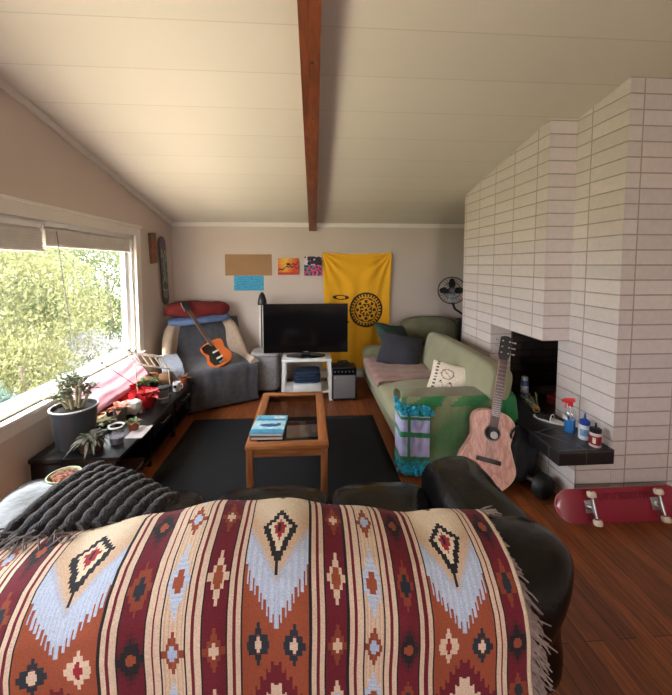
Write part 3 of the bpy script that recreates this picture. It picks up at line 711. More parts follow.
for x in (-.7, -.42):
    for y in (4.52, 4.78): MB().lathe([(.015, 0), (.018, .06)], (x, y, 0), 8).build('leg', black_m, ot)

# wall art
def panel(name, mat, x0, x1, z0, z1, label, cat, th=.008, cells=None, fn=None, group=None):
    if fn is None:
        o = MB().box((x0, YB - th, z0), (x1, YB - .001, z1)).build(name, mat, smooth=False); return tag(o, label, cat, group)
    t_ = thing(name, label, cat, ((x0 + x1) / 2, YB, z0), group=group)
    MB().box((x0, YB - th, z0), (x1, YB - .001, z1)).build('canvas', M('canvas_edge', (190, 180, 165), .8), t_, smooth=False)
    nu, nv = cells
    o = MB().grid(lambda u, v: (x0 + (x1 - x0) * u, YB - th - .0008, z0 + (z1 - z0) * v), nu, nv).build('painting', vcolmat(name + '_paint', .7, .05, 60, 0), t_, smooth=False)
    paint(o, lambda p: fn((p.index // nv + .5) / nu, (p.index % nv + .5) / nv)); return t_
panel('cardboard_sheet', M('brown_cardboard', (158, 122, 88), .9, .05, 8), -1.203, -.53, 1.545, 1.855, 'large blank brown cardboard sheet taped to the back wall', 'poster')
def bluef(u, v):
    n_ = noise.noise(Vector((u * 9, v * 30, 0))); c_ = blend(lin((44, 142, 186)), lin((78, 176, 210)), .5 + n_)
    if abs((v * 6) % 1 - .5) < .16 and .12 < u < .88 and noise.noise(Vector((u * 40, int(v * 6), 2))) > .02: c_ = blend(c_, lin((30, 100, 150)), .7)
    return c_
panel('blue_card', None, -1.08, -.65, 1.325, 1.545, 'blue sheet with faint darker blue scribble below the brown cardboard', 'poster', .004, (60, 40), bluef)
def sunset(u, v):
    c_ = blend(lin((235, 190, 60)), lin((215, 70, 40)), abs(u - .35) * 1.6 + (1 - v) * .5)
    if abs(v - (.25 + .5 * u + .05 * math.sin(u * 20))) < .035: return lin((40, 20, 18))
    if u > .45 and abs(v - (.75 - .35 * u + .06 * math.sin(u * 26))) < .03: return lin((50, 22, 20))
    if (u - .5) ** 2 / .01 + (v - .64) ** 2 / .005 < 1: return lin((30, 16, 16))
    if v < .15: return lin((190, 60, 40))
    return c_
panel('sunset_painting', None, -.44, -.135, 1.555, 1.80, 'small orange and yellow painting of a dark branch on the back wall', 'painting', .02, (48, 40), sunset)
def abstr(u, v):
    n_ = noise.noise(Vector((u * 5, v * 5, 4))); k_ = noise.noise(Vector((u * 9, v * 9, 9)))
    if k_ > .2: return lin((28, 26, 34))
    if v > .55: return lin((214, 200, 205)) if n_ > 0 else lin((60, 46, 66))
    return lin((205, 70, 130)) if n_ > .0 else (lin((60, 150, 130)) if u < .5 else lin((190, 120, 150)))
panel('abstract_painting', None, -.058, .205, 1.54, 1.825, 'small pink, green and black abstract painting left of the yellow tapestry', 'painting', .02, (40, 44), abstr)

# yellow tapestry
tp = thing('yellow_tapestry', 'bright yellow cloth tapestry with a black round mandala hanging on the back wall', 'tapestry', (.72, 5.17, 1.88))
TX0, TX1, TZ0, TZ1 = .21, 1.243, .14, 1.88
def tap_pt(u, v):
    x = TX0 + (TX1 - TX0) * u; z = TZ0 + (TZ1 - TZ0) * v
    d = 1 - v; zz = z - .022 * math.sin(u * math.pi) * (1 - d)
    y = YB - .045 - .012 * (1.4 * math.sin(u * 20 + d * 3 * (u - .5)) * min(1, .3 + d)) - .02 * noise.noise(Vector((u * 6, v * 2, 0)))
    y -= .012 * math.exp(-((u - .12 - d * .35) / .05) ** 2) + .012 * math.exp(-((u - .93 + d * .3) / .05) ** 2)
    for cu, sg in ((u, 1), (1 - u, -1)):
        a1 = math.atan2(d * 1.53, cu + .001); y += .016 * math.sin(a1 * 15) * math.exp(-2.2 * math.hypot(cu, d * 1.3)) * min(1, 8 * math.hypot(cu, d))
    y = min(y, YB - .012)
    x += (.5 - u) * .05 * math.sin(v * math.pi)
    return (x, y, zz)
NT, MT_ = 150, 230
to = MB().grid(tap_pt, NT, MT_).build('cloth', vcolmat('dyed_cotton', .85, .1, 200, .2), tp, ang=80)
def tapcol(p):
    i = p.index // MT_; j = p.index % MT_; x = TX0 + (TX1 - TX0) * (i + .5) / NT; z = TZ0 + (TZ1 - TZ0) * (j + .5) / MT_
    ylw = lin((240, 176, 20)); dk = lin((46, 34, 20)); dx = x - .87; dz = z - 1.04; r = math.hypot(dx, dz); a = math.atan2(dz, dx)
    if r < .265:
        if r > .25: return dk
        if r > .20: return dk if (math.sin(a * 30) > -.1 or r > .238) else ylw
        if r > .185: return ylw
        if r > .172: return dk
        if r > .09: return dk if (math.cos(a * 8) * math.cos((r - .13) * 60) > .15) else ylw
        if r > .08: return dk
        if r > .045: return dk if math.sin(a * 8) > 0 else ylw
        return ylw if r > .02 else dk
    ex = (x - .475) / .13; ez = (z - 1.23) / .036
    if ex * ex + ez * ez < 1:
        return ylw if (ex * ex * 2.6 + ez * ez * 3) < 1 and abs(ex) < .5 else dk
    if .27 < x < .6 and abs(z - (.88 + .02 * math.sin(x * 30))) < .010: return dk
    return ylw
paint(to, tapcol)
to.modifiers.new('thickness', 'SOLIDIFY').thickness = .002
MB().tube([(TX0 + .005, YB - .03, TZ1), (TX0 + .35, YB - .028, TZ1 - .018), (TX1 - .35, YB - .028, TZ1 - .018), (TX1 - .005, YB - .03, TZ1)], .010, 8).build('top_hem', M('cream_hem', (228, 205, 160), .9), tp)

# left wall hangings
pq = thing('wooden_plaque', 'small narrow carved wooden plaque on the left wall beside the window', 'plaque', (XL, 4.53, 1.72))
Mq = T(XL + .012, 4.535, 1.91) @ rot(5, 0, 0)
MB().box((-.011, -.085, -.19), (.02, .085, .19), Mq, bev=.008).build('board', woodmat('carved_wood', (92, 62, 36), (140, 106, 66), .6, 2), pq)
MB().box((.02, -.05, -.02), (.026, .05, .09), Mq, bev=.002).box((.02, -.05, -.14), (.026, .04, -.06), Mq, bev=.004).build('red_carving', M('faded_red_paint', (150, 70, 60), .7, .3, 20), pq, label='faded red carved patches')
sd = thing('wall_skateboard', 'dark skateboard deck with a green and purple print hung upright on the left wall', 'skateboard', (XL, 4.84, 1.15))
def deck_outline(L, W, n=12):
    out = []; h = L / 2 - W / 2
    for k in range(n + 1): a = -math.pi / 2 + math.pi * k / n; out.append((W / 2 * math.cos(a - math.pi / 2 + math.pi / 2) * 1, 0))
    out = []
    for k in range(n + 1): a = math.pi * k / n; out.append((W / 2 * math.cos(a), h + W / 2 * math.sin(a)))
    for k in range(n + 1): a = math.pi + math.pi * k / n; out.append((W / 2 * math.cos(a), -h + W / 2 * math.sin(a)))
    return out
Md = frame((XL + .03, 4.83, 1.62), (0, 1, 0), (0, -.09, .996), (1, 0, 0))
MB().prism(deck_outline(.92, .20), -.012, .0, Md, bev=.002).build('deck', M('dark_deck_edge', (42, 34, 44), .4), sd)
def wdeck(u, v):
    return ((u - .5) * .20 * math.sqrt(max(0.0001, 1 - max(0, abs(v - .5) * .92 - .36) ** 2 / .0101)), (v - .5) * .916, .0012)
wo_ = MB().grid(wdeck, 16, 70, Md).build('printed_graphic', vcolmat('deck_print', .35, 0, 60, 0), sd)
def wdc(p):
    u = p.index // 70 / 16; v = p.index % 70 / 70
    if v > .8 or u < .12 or u > .88: return lin((66, 44, 84)) if v > .45 else lin((32, 28, 34))
    n_ = noise.noise(Vector((u * 3, v * 9, 1)))
    return lin((92, 128, 116)) if n_ > .12 else (lin((180, 170, 140)) if n_ > .0 else lin((44, 62, 60)))
paint(wo_, wdc)

# ================================================================ ARMCHAIR IN THE CORNER
ac = thing('armchair', 'pale beige tub armchair in the left back corner, mostly hidden by throws', 'armchair', (-1.28, 4.52, 0), rz=28)
Ma = wmat(ac)
beige_m = M('beige_upholstery', (188, 166, 146), .85, .08, 20, .2, 150)
def shell_pt(u, v, inner):
    # u runs front-left -> back -> front-right, v bottom to top
    a = math.pi * u; W, D = .50, .44
    if u < .22: x, y = -W, -.40 + (u / .22) * .45
    elif u > .78: x, y = W, -.40 + ((1 - u) / .22) * .45
    else:
        b = math.pi * (u - .22) / .56; x, y = -W * math.cos(b), .05 + D * math.sin(b) ** .7
    t_ = min(u, 1 - u)
    top = .50 + .44 * (3 * (q := max(0, min(1, (t_ - .16) / .20))) ** 2 - 2 * q ** 3)
    z = .12 + (top - .12) * v; k = 1 - (.20 if inner else 0); lean = .06 * max(0, z - .5)
    return (x * k * (1 + .05 * v), y * (k if y > 0 else 1) + lean, z)
mb = MB(); NU_, NV_ = 48, 10
ring = []
for i in range(NU_ + 1):
    u = i / NU_; out = [Vector(shell_pt(u, j / NV_, False)) for j in range(NV_ + 1)]; inn = [Vector(shell_pt(u, j / NV_, True)) for j in range(NV_, -1, -1)]
    mid = (out[-1] + inn[0]) / 2 + Vector((0, 0, .04)); ring.append(out + [mid] + inn)
n_ = len(ring[0]); vs = [p for r_ in ring for p in r_]; fs = []
for i in range(NU_):
    for k in range(n_): fs.append((i * n_ + k, i * n_ + (k + 1) % n_, (i + 1) * n_ + (k + 1) % n_, (i + 1) * n_ + k))
fs.append(tuple(range(n_))[::-1]); fs.append(tuple(NU_ * n_ + k for k in range(n_)))
mb.add(vs, fs, Ma).build('shell_back', beige_m, ac, ang=70)
MB().box((-.42, -.40, .12), (.42, .30, .30), Ma, bev=.02).build('seat_base', beige_m, ac)
MB().puff((0, -.06, .37), (.80, .72, .16), k=5, n=10, mt=Ma, wr=.005).build('seat_cushion', beige_m, ac)
for x in (-.36, .36):
    for y in (-.34, .30): MB().lathe([(.016, 0), (.024, .13)], (x, y, 0), 10, Ma).build('leg', oakz, ac)
grey_throw = M('charcoal_throw', (74, 74, 80), .95, .2, 20, .4, 150, sheen=.2)
def drape(path, w0, w1, amp=.012, seed=0, nu=28, fr_=3.0):
    L = [0]
    for a, b in zip(path, path[1:]): L.append(L[-1] + math.hypot(b[0] - a[0], b[1] - a[1]))
    def fn(u, v):
        s = v * L[-1]; i = max(k for k in range(len(L) - 1) if L[k] <= s + 1e-9); t_ = (s - L[i]) / (L[i + 1] - L[i])
        y = path[i][0] + (path[i + 1][0] - path[i][0]) * t_; z = path[i][1] + (path[i + 1][1] - path[i][1]) * t_
        x = w0 + (w1 - w0) * u + .02 * noise.noise(Vector((v * 6, u, seed)))
        n1 = noise.noise(Vector((x * 9, s * fr_, seed))); n2 = noise.noise(Vector((x * 22, s * fr_ * 2, seed + 3)))
        return (x, y - (amp * n1 + amp * .4 * n2), z + amp * n1 + amp * .5)
    return fn
def subpath(pts, n=3):
    out = []
    for i in range(len(pts) - 1):
        p0 = pts[max(i - 1, 0)]; p1 = pts[i]; p2 = pts[i + 1]; p3 = pts[min(i + 2, len(pts) - 1)]
        for k in range(n):
            t_ = k / n
            out.append(tuple(.5 * (2 * p1[a] + (p2[a] - p0[a]) * t_ + (2 * p0[a] - 5 * p1[a] + 4 * p2[a] - p3[a]) * t_ ** 2 + (3 * p1[a] - p0[a] - 3 * p2[a] + p3[a]) * t_ ** 3) for a in range(len(p1))))
    return out + [pts[-1]]
gp = subpath([(.47, .93), (.40, .96), (.34, .84), (.30, .62), (.24, .50), (.0, .475), (-.32, .475), (-.42, .455), (-.45, .36), (-.465, .02)], 4)
o = MB().grid(drape(gp, -.37, .50, .016, 2), 44, 70, Ma, flip=True).build('grey_blanket', grey_throw, ang=80); o.modifiers.new('thickness', 'SOLIDIFY').thickness = .01
tag(o, 'large dark grey blanket spread over the seat and front of the corner armchair', 'blanket')
lt = subpath([(.06, .60), (-.15, .575), (-.34, .565), (-.44, .53), (-.46, .40), (-.465, .22)], 4)
o = MB().grid(drape(lt, -.58, -.36, .012, 5), 20, 40, Ma, flip=True).build('pale_throw', M('pale_blue_grey_throw', (150, 158, 172), .95, .15, 30, .3, 150, sheen=.2), ang=80); o.modifiers.new('thickness', 'SOLIDIFY').thickness = .012
tag(o, 'pale blue-grey throw folded over the left arm of the corner armchair', 'throw')
def pillow(name, mat, c, d, mt, label, wr=.01, seed=1, cat='pillow', pinch=1, k=5, group=None):
    t_ = MB().puff(c, d, k=k, n=16, mt=mt, wr=wr, ws=7, seed=seed, pinch=pinch).build(name, mat, ang=80); return tag(t_, label, cat, group)
pillow('red_pillow', M('brick_red_cloth', (108, 30, 28), .9, .15, 10, .2, 100), (0, 0, 0), (.84, .30, .21), Ma @ T(-.04, .38, 1.10) @ rot(0, 2, 0), 'long brick-red pillow, topmost on the back of the corner armchair', .02, 3, pinch=0, k=3.2)
pillow('blue_pillow', M('denim_blue_cloth', (92, 112, 150), .9, .15, 10, .2, 100), (0, 0, 0), (.82, .30, .10), Ma @ T(-.03, .36, .975) @ rot(8, -2, 0), 'flat slate-blue pillow under the red one on the corner armchair', .018, 6, pinch=0, k=3.2)
# orange guitar leaning in the chair
def body_outline(tab, n=40):
    ys = [tab[0][0] + (tab[-1][0] - tab[0][0]) * (1 - math.cos(math.pi * i / n)) / 2 for i in range(n + 1)]
    def w(y):
        for i in range(len(tab) - 1):
            if y <= tab[i + 1][0] + 1e-9:
                p0 = tab[max(i - 1, 0)]; p1 = tab[i]; p2 = tab[i + 1]; p3 = tab[min(i + 2, len(tab) - 1)]; t_ = (y - p1[0]) / (p2[0] - p1[0])
                m1 = (p2[1] - p0[1]) / (p2[0] - p0[0]) * (p2[0] - p1[0]) if i > 0 else (p2[1] - p1[1]) * 3.0
                m2 = (p3[1] - p1[1]) / (p3[0] - p1[0]) * (p2[0] - p1[0]) if i < len(tab) - 2 else (p2[1] - p1[1]) * 2.2
                return max(0.004, (2 * t_ ** 3 - 3 * t_ ** 2 + 1) * p1[1] + (t_ ** 3 - 2 * t_ ** 2 + t_) * m1 + (-2 * t_ ** 3 + 3 * t_ ** 2) * p2[1] + (t_ ** 3 - t_ ** 2) * m2)
        return tab[-1][1]
    r_ = [(w(y), y) for y in ys]; l_ = [(-w(y), y) for y in ys]
    return r_ + l_[::-1], w
eg = thing('electric_guitar', 'orange electric guitar with a black pickguard leaning in the corner armchair', 'guitar', (-1.06, 4.33, .5))
Mg = aim((-1.02, 4.26, .475), (-1.66 + 1.02, 4.68 - 4.26, 1.24 - .475), (.5, -1, .35))
out, _ = body_outline([(0, .02), (.03, .11), (.10, .155), (.20, .125), (.29, .14), (.34, .12), (.36, .03)])
MB().prism(out, 0, .042, Mg, bev=.006).build('body', M('orange_lacquer', (186, 88, 30), .25, .12, 5, coat=.4), eg)
pgout = [(-.10, .05), (-.03, .03), (.02, .06), (.03, .16), (.02, .30), (-.05, .34), (-.12, .33), (-.125, .26), (-.09, .20), (-.12, .13)]
MB().prism(pgout, .0425, .046, Mg).build('pickguard', M('gloss_black', (14, 14, 15), .15), eg)
MB().box((-.022, .30, .035), (.022, .86, .055), Mg, bev=.004).build('neck', M('maple_neck', (128, 98, 72), .5), eg)
MB().box((-.02, .28, .055), (.02, .86, .061), Mg).build('fretboard', M('dark_fretboard', (62, 46, 38), .5), eg)
MB().prism([(-.02, .86), (.02, .86), (.045, .92), (.035, 1.02), (-.02, 1.04), (-.04, .95)], .03, .05, Mg, bev=.002).build('headstock', black_m, eg)
for y in (.10, .19): MB().box((-.04, y, .046), (.04, y + .022, .056), Mg, bev=.003).build('pickup', M('cream_plastic', (190, 186, 176), .4), eg)
MB().box((-.035, .045, .046), (.035, .065, .056), Mg).build('bridge', chrome_m, eg)
for k in range(6): MB().lathe([(.006, 0), (.008, .012), (0, .012)], (0, 0, 0), 8, Mg @ T(-.045 + .002 * k, .90 + .022 * k, .035)).build('tuning_peg', chrome_m, eg)

# ================================================================ GREEN SOFA
gs = thing('green_sofa', 'sage-green two-seat sofa along the fireplace wall', 'sofa', (1.25, 3.8, 0))
sage = M('sage_upholstery', (148, 146, 118), .9, .07, 6, .15, 160, sheen=.15)
MB().box((.80, 2.80, .07), (1.78, 4.86, .30), bev=.03).build('base', sage, gs)
MB().puff((1.13, 3.83, .37), (.80, 1.84, .19), k=8, n=20, wr=.006, ws=3, seed=1, crown=.02).build('seat_cushion', sage, gs)
Mk = T(1.56, 3.52, .62) @ rot(0, 14, 0)
MB().puff((0, 0, 0), (.24, 1.62, .50), k=7, n=20, mt=Mk, wr=.008, ws=3, seed=2).build('backrest', sage, gs)
MB().puff((1.23, 2.84, .34), (.92, .20, .52), k=8, n=16, wr=.003).build('armrest', sage, gs)
MB().puff((1.23, 4.80, .33), (.92, .17, .48), k=8, n=16, wr=.003).build('armrest', sage, gs)
for x in (.88, 1.70):
    for y in (2.9, 4.75): MB().lathe([(.018, 0), (.026, .08)], (x, y, 0), 10).build('leg', oakz, gs)
# tie-dyed cloth over the near arm
tc_ = thing('green_cloth', 'sheer green tie-dyed cloth covering the near arm of the sage-green sofa', 'cloth', (1.25, 2.84, .62))
cpath = subpath([(2.99, .50), (2.985, .58), (2.95, .622), (2.86, .628), (2.77, .622), (2.722, .60), (2.71, .52), (2.70, .30), (2.695, .09)], 5)
cf = drape(cpath, .76, 1.71, .010, 9, fr_=2)
def cfn(u, v):
    p = Vector(cf(u, v)); p.z += .035 * (u - .5) * (v > .85) * (v - .85) / .15 * 3; 
    p.y = min(p.y, p.y) - .004; return p
co = MB().grid(cfn, 70, 60, flip=False).build('draped_fabric', vcolmat('tie_dye', .9, .1, 120, .2), tc_, ang=80); co.modifiers.new('thickness', 'SOLIDIFY').thickness = .003
def tdc(p):
    u = p.index // 60 / 70; v = p.index % 60 / 60
    g1 = lin((34, 116, 62)); g2 = lin((72, 112, 66)); sg = lin((134, 140, 104)); br = lin((116, 102, 76))
    d = (u * 1.1 - (1 - v) * .55) ; n1 = noise.noise(Vector((d * 5, v * 2.0, 1))); n2 = noise.noise(Vector((u * 3 + v * 2.5, v * 7 - u * 6, 8)))
    if v < .38: return blend(br, sg, .5 + n1) if u < .85 else g1
    w_ = (1 - v) - .5 - (u - .3) * .25; st = noise.noise(Vector((u * 2.2, (v + u * .45) * 7, 8)))
    c_ = blend(sg, g2, .3 + 1.4 * n1)
    c_ = blend(c_, g1, max(0, st * 2.8 - .3))
    if v < .48 and n1 > -.2: c_ = blend(c_, g1, .75)
    if u > .86: c_ = g1
    return c_
paint(co, tdc)
cw = thing('crochet_throw', 'turquoise and lavender crochet throw hanging over the near front corner of the sage-green sofa', 'throw', (.83, 2.7, .3))
def crp(u, v):
    # wraps the front-left corner: u<.3 lies on the side facing the room centre
    z = .075 + .50 * v
    if u < .28: x = .752; y = 2.86 - (.86 - 2.682 + .0) * 0 - (u / .28) * .175
    else: x = .752 + (u - .28) / .72 * .225; y = 2.682
    n_ = noise.noise(Vector((u * 6, v * 6, 3))); return (x - .008 * n_ - (.012 if u < .28 else 0), y - .012 * n_ - .006, z - .02 * u)
cro = MB().grid(crp, 40, 60, flip=True).build('crochet_panels', vcolmat('crochet', .95, .8, 260, .2), cw, ang=80); cro.modifiers.new('thickness', 'SOLIDIFY').thickness = .006
def crc(p):
    u = p.index // 60 / 40; v = p.index % 60 / 60
    lav = blend(lin((160, 156, 205)), lin((190, 186, 218)), .5 + noise.noise(Vector((u * 8, v * 8, 0)))); gn = lin((40, 122, 78)); tq = lin((40, 160, 190))
    if v > .86 or v < .12: return blend(tq, lin((30, 120, 100)), .5 + 2 * noise.noise(Vector((u * 12, v * 12, 5))))
    if abs(v - .55) < .045 or abs(v - .82) < .03 or abs(v - .16) < .04: return gn
    if abs(u - .42) < .035: return gn
    if u > .95: return gn
    return lav
paint(cro, crc)
rn = random.Random(11)
for zz, n_ in ((.565, 42), (.07, 48)):
    tf = MB()
    for q in range(n_):
        u = (q + .5) / n_; p = Vector(crp(u, 0)); p.z = zz - .02 * u
        for k in range(2):
            a = Vector((rn.uniform(-.02, .02), rn.uniform(-.028, -.002), rn.uniform(-.04, .03))); tf.puff(p + a, (.026, .026, .03), k=2, n=2)
    tf.build('bobble_trim', M('turquoise_yarn', (42, 158, 186), .95, .35, 30, .5, 200), cw, label='turquoise fluffy trim')
# cushions on the green sofa
pillow('teal_cushion', M('dark_teal_cloth', (48, 72, 66), .9, .15, 10, .2, 80), (0, 0, 0), (.56, .50, .17), T(1.17, 4.60, .69) @ rot(50, 10, 30), 'dark teal cushion at the far end of the sage-green sofa, behind the charcoal one', .01, 2)
pillow('charcoal_cushion', M('charcoal_cloth', (54, 54, 62), .9, .15, 10, .2, 80), (0, 0, 0), (.52, .46, .17), T(1.15, 4.26, .635) @ rot(48, 12, -14), 'charcoal cushion leaning at the far end of the sage-green sofa', .01, 4)
mvp = MB()
def mvf(u, v):
    x = .72 + .68 * u; y = 3.52 + (.95) * v + .12 * u; z = .492 + .012 * noise.noise(Vector((x * 7, y * 7, 0))) + .008 * math.sin(y * 30 + x * 4) * .6
    if u < .07: z -= (.07 - u) / .07 * .07; x = .715 + u * .2
    return (x, y, z)
o = mvp.grid(mvf, 36, 44).build('mauve_blanket', M('dusty_mauve_cloth', (150, 116, 108), .95, .15, 12, .3, 120, sheen=.2), ang=80); o.modifiers.new('thickness', 'SOLIDIFY').thickness = .02
tag(o, 'dusty mauve blanket spread flat on the far seat of the sage-green sofa', 'blanket')
cp = thing('cream_pillow', 'small cream pillow with a dark line print and navy back on the sage-green sofa', 'pillow', (1.28, 3.2, .5))
Mc = aim((1.32, 3.16, .62), (.35, .35, .75), (-.5, -.85, .55))
def cpf(sgn):
    def fn(u, v):
        X, Y = u * 2 - 1, v * 2 - 1; e = max(0, (1 - abs(X) ** 2.2) * (1 - abs(Y) ** 2.2)) ** .45
        return (X * .18 * (1 - .06 * (1 - abs(Y))), Y * .155 * (1 - .06 * (1 - abs(X))), sgn * .055 * e)
    return fn
cpo = MB().grid(cpf(1), 40, 36, Mc).build('front', vcolmat('printed_cream', .9, .1, 120, .1), cp, ang=80)
def cpc(p):
    u = p.index // 36 / 40; v = p.index % 36 / 36; cr_ = lin((226, 214, 196)); dk = lin((96, 66, 70))
    if .12 < u < .20 and math.sin(v * 60) > 0: return dk
    if .25 < u < .7 and abs(v - (.25 + .10 * math.sin(u * 25))) < .02: return dk
    if abs(math.hypot(u - .45, v - .6) - .16) < .018 or (abs(v - .6 + (u - .45)) < .015 and abs(u - .45) < .12): return lin((150, 120, 110))
    return cr_
paint(cpo, cpc)
MB().grid(cpf(-1), 20, 18, Mc, flip=True).build('back', M('navy_cloth', (30, 38, 60), .9), cp, label='navy back')

# ---- behind the sofa: olive chair, fan, oddments
oc = thing('olive_chair', 'olive-green upholstered chair with a rounded back standing behind the sage-green sofa', 'chair', (1.75, 4.78, 0))
olive = M('olive_upholstery', (112, 108, 84), .8, .12, 10, .2, 120)
MB().puff((1.74, 4.93, .73), (.86, .24, .46), k=3.2, n=16, wr=.008, seed=5).build('backrest', olive, oc)
MB().puff((1.80, 5.0, .30), (.66, .30, .40), k=6, n=10).build('seat', olive, oc)
for x in (1.55, 2.05): MB().lathe([(.018, 0), (.024, .12)], (x, 5.02, 0), 10).build('leg', oakz, oc)
shf = thing('plant_stand', 'dark narrow side stand behind the olive chair, half hidden by the fireplace', 'stand', (2.3, 4.62, 0))
MB().box((2.10, 4.45, .92), (2.55, 4.8, .95), bev=.004).build('top', blackmat_m, shf)
for x in (2.13, 2.52):
    for y in (4.48, 4.77): MB().cbox((x, y, .46), (.03, .03, .92)).build('leg', blackmat_m, shf)
fn_ = thing('desk_fan', 'black round desk fan beside the fireplace', 'fan', (2.13, 4.62, .95))
FC = Vector((1.92, 4.55, 1.36)); Mf = aim(FC, (0, .05, 1), (-.35, -1, .1))
MB().lathe([(.085, 0), (.085, .015), (.06, .028), (.0, .03)], (2.17, 4.6, .951), 24).build('base', black_m, fn_)
MB().tube([(2.17, 4.6, .97), (2.12, 4.61, 1.02), (2.0, 4.63, 1.10), (1.95, 4.63, 1.22), (1.94, 4.62, 1.33)], .016, 10).build('neck', black_m, fn_)
cg = MB()
for zz, rr in ((.035, .175), (0, .18), (-.035, .175), (.05, .11), (-.05, .11), (.057, .05)):
    cg.tube([(rr * math.cos(t_), rr * math.sin(t_), zz) for t_ in [2 * math.pi * k / 40 for k in range(40)]], .0028 if abs(zz) > .001 else .005, 5, Mf, closed=True)
for k in range(28):
    a = 2 * math.pi * k / 28
    for sg in (1, -1): cg.tube([(r_ * math.cos(a), r_ * math.sin(a), sg * z_) for r_, z_ in ((.03, .06), (.11, .05), (.175, .035), (.18, 0))], .0014, 4, Mf)
cg.build('wire_cage', black_m, fn_)
for k in range(4):
    a = math.pi / 2 * k; Mb = Mf @ rot(0, 0, math.degrees(a)) @ T(.085, 0, 0) @ rot(28, 0, 0)
    MB().prism([(.065 * math.cos(t_) * (1 + .2 * math.cos(t_)), .05 * math.sin(t_)) for t_ in [2 * math.pi * q / 20 for q in range(20)]], -.0015, .0015, Mb).build('blade', M('smoked_blade', (36, 36, 40), .35), fn_)
MB().lathe([(.045, -.12), (.05, -.03), (.035, .03), (.0, .035)], (0, 0, 0), 20, Mf).build('motor', black_m, fn_)
MB().lathe([(.036, .058), (.034, .066), (0, .068)], (0, 0, 0), 20, Mf).build('cage_badge', steel_m, fn_)
ob = thing('orange_vase', 'orange glazed vase on the dark stand beside the fan', 'vase', (2.27, 4.5, .951))
MB().lathe([(.035, 0), (.055, .05), (.05, .11), (.025, .16), (.032, .18), (.026, .178), (.02, .16), (0, .15)], (2.22, 4.5, .951), 22, cap=False).build('body', M('orange_glaze', (214, 96, 52), .35), ob)
oj = MB().puff((0, 0, 0), (.12, .2, .63), k=4, n=10, mt=T(2.13, 4.30, .313) @ rot(6, 0, 0), wr=.012, ws=6).build('orange_jacket', M('orange_nylon', (196, 98, 48), .6, .15, 8), ang=80)
tag(oj, 'orange jacket bundled upright between the sage-green sofa and the fireplace', 'jacket')
wbx = MB().box((2.12, 4.46, .951), (2.19, 4.52, 1.10), bev=.003).build('white_carton', white_m); tag(wbx, 'little white carton on the dark stand below the fan', 'box')

# ================================================================ ACOUSTIC GUITAR
ag = thing('acoustic_guitar', 'pinkish-brown acoustic guitar standing on the floor against the near arm of the sage-green sofa', 'guitar', (1.33, 2.42, 0))
Mg = aim((1.295, 2.42, .015), (1.575 - 1.295, 2.66 - 2.42, 1.10 - .015), (-.22, -1, .15)) @ Matrix.Diagonal((1.06, 1.03, 1, 1))
out, wf = body_outline([(0, .02), (.042, .12), (.165, .192), (.30, .152), (.355, .132), (.41, .136), (.488, .146), (.546, .115), (.578, .03)], 48)
mah = woodmat('pinkish_mahogany', (176, 118, 104), (216, 162, 146), .35, 2, 7)
MB().prism(out, -.10, 0, Mg, bev=.005).build('body', mah, ag)
rosew = M('rosewood', (112, 84, 76), .45, .2, 20)
bnd = MB().tube([(x * .985, .29 + (y - .29) * .985, .0005) for x, y in out], .0025, 5, Mg, closed=True).build('binding', M('pale_binding', (200, 175, 150), .4), ag)
SHY = .415
MB().lathe([(.05, .0008), (.05, .0016), (.0, .0016)], (0, SHY, 0), 36, Mg).build('sound_hole', M('dark_hole', (26, 17, 14), .9), ag)
MB().tube([(.055 * math.cos(t_), SHY + .055 * math.sin(t_), .001) for t_ in [2 * math.pi * k / 40 for k in range(40)]], .003, 5, Mg, closed=True).build('rosette', rosew, ag)
MB().lathe([(.026, .0018), (.026, .0024), (0, .0024)], (.013, SHY - .012, 0), 24, Mg).build('paper_label', M('white_paper', (210, 200, 200), .8), ag, label='pale label inside the sound hole')
MB().box((-.028, SHY + .045, .004), (.028, .96, .012), Mg, bev=.002).build('fretboard', rosew, ag)
MB().box((-.026, .53, -.018), (.026, .965, .004), Mg, bev=.008).build('neck', mah, ag)
fr = MB()
for k in range(1, 20):
    y = .955 - .62 * (1 - 2 ** (-k / 12)); fr.box((-.027, y, .012), (.027, y + .0022, .0138), Mg)
fr.build('frets', chrome_m, ag, smooth=False)
MB().prism([(-.026, .96), (.026, .96), (.04, 1.0), (.038, 1.135), (.012, 1.145), (-.012, 1.145), (-.038, 1.135), (-.04, 1.0)], -.012, .006, Mg @ T(0, 0, 0), bev=.002).build('headstock', M('black_headstock', (30, 26, 26), .35), ag)
MB().box((-.085, .205, .001), (.085, .236, .010), Mg, bev=.004).build('bridge', M('dark_bridge', (40, 32, 32), .4), ag)
st_ = MB()
for k in range(6):
    x = -.02 + k * .008; st_.tube([(x * 1.35, .22, .011), (x, .955, .016), (x * 1.2, 1.0 + .04 * (2 - abs(k - 2.5)), .012)], .0007, 4, Mg)
st_.build('strings', steel_m, ag)
for k in range(3):
    for sg in (-1, 1):
        y = 1.015 + .045 * k; p = MB().tube([(sg * .025, y, -.004), (sg * .058, y, -.004)], .0035, 6, Mg).puff((sg * .066, y, -.004), (.018, .014, .018), k=2.5, n=4, mt=Mg); p.lathe([(.006, .006), (.006, .012), (0, .012)], (sg * .024, y, 0), 10, Mg); p.build('tuning_peg', chrome_m, ag)
MB().puff((.0, -.004, -.05), (.018, .02, .018), k=2.2, n=4, mt=Mg).build('end_pin', M('cream_plastic', (190, 186, 176), .4), ag)
gb = thing('gig_bag', 'slumped black padded instrument bag on the floor behind the acoustic guitar', 'bag', (1.5, 2.55, 0))
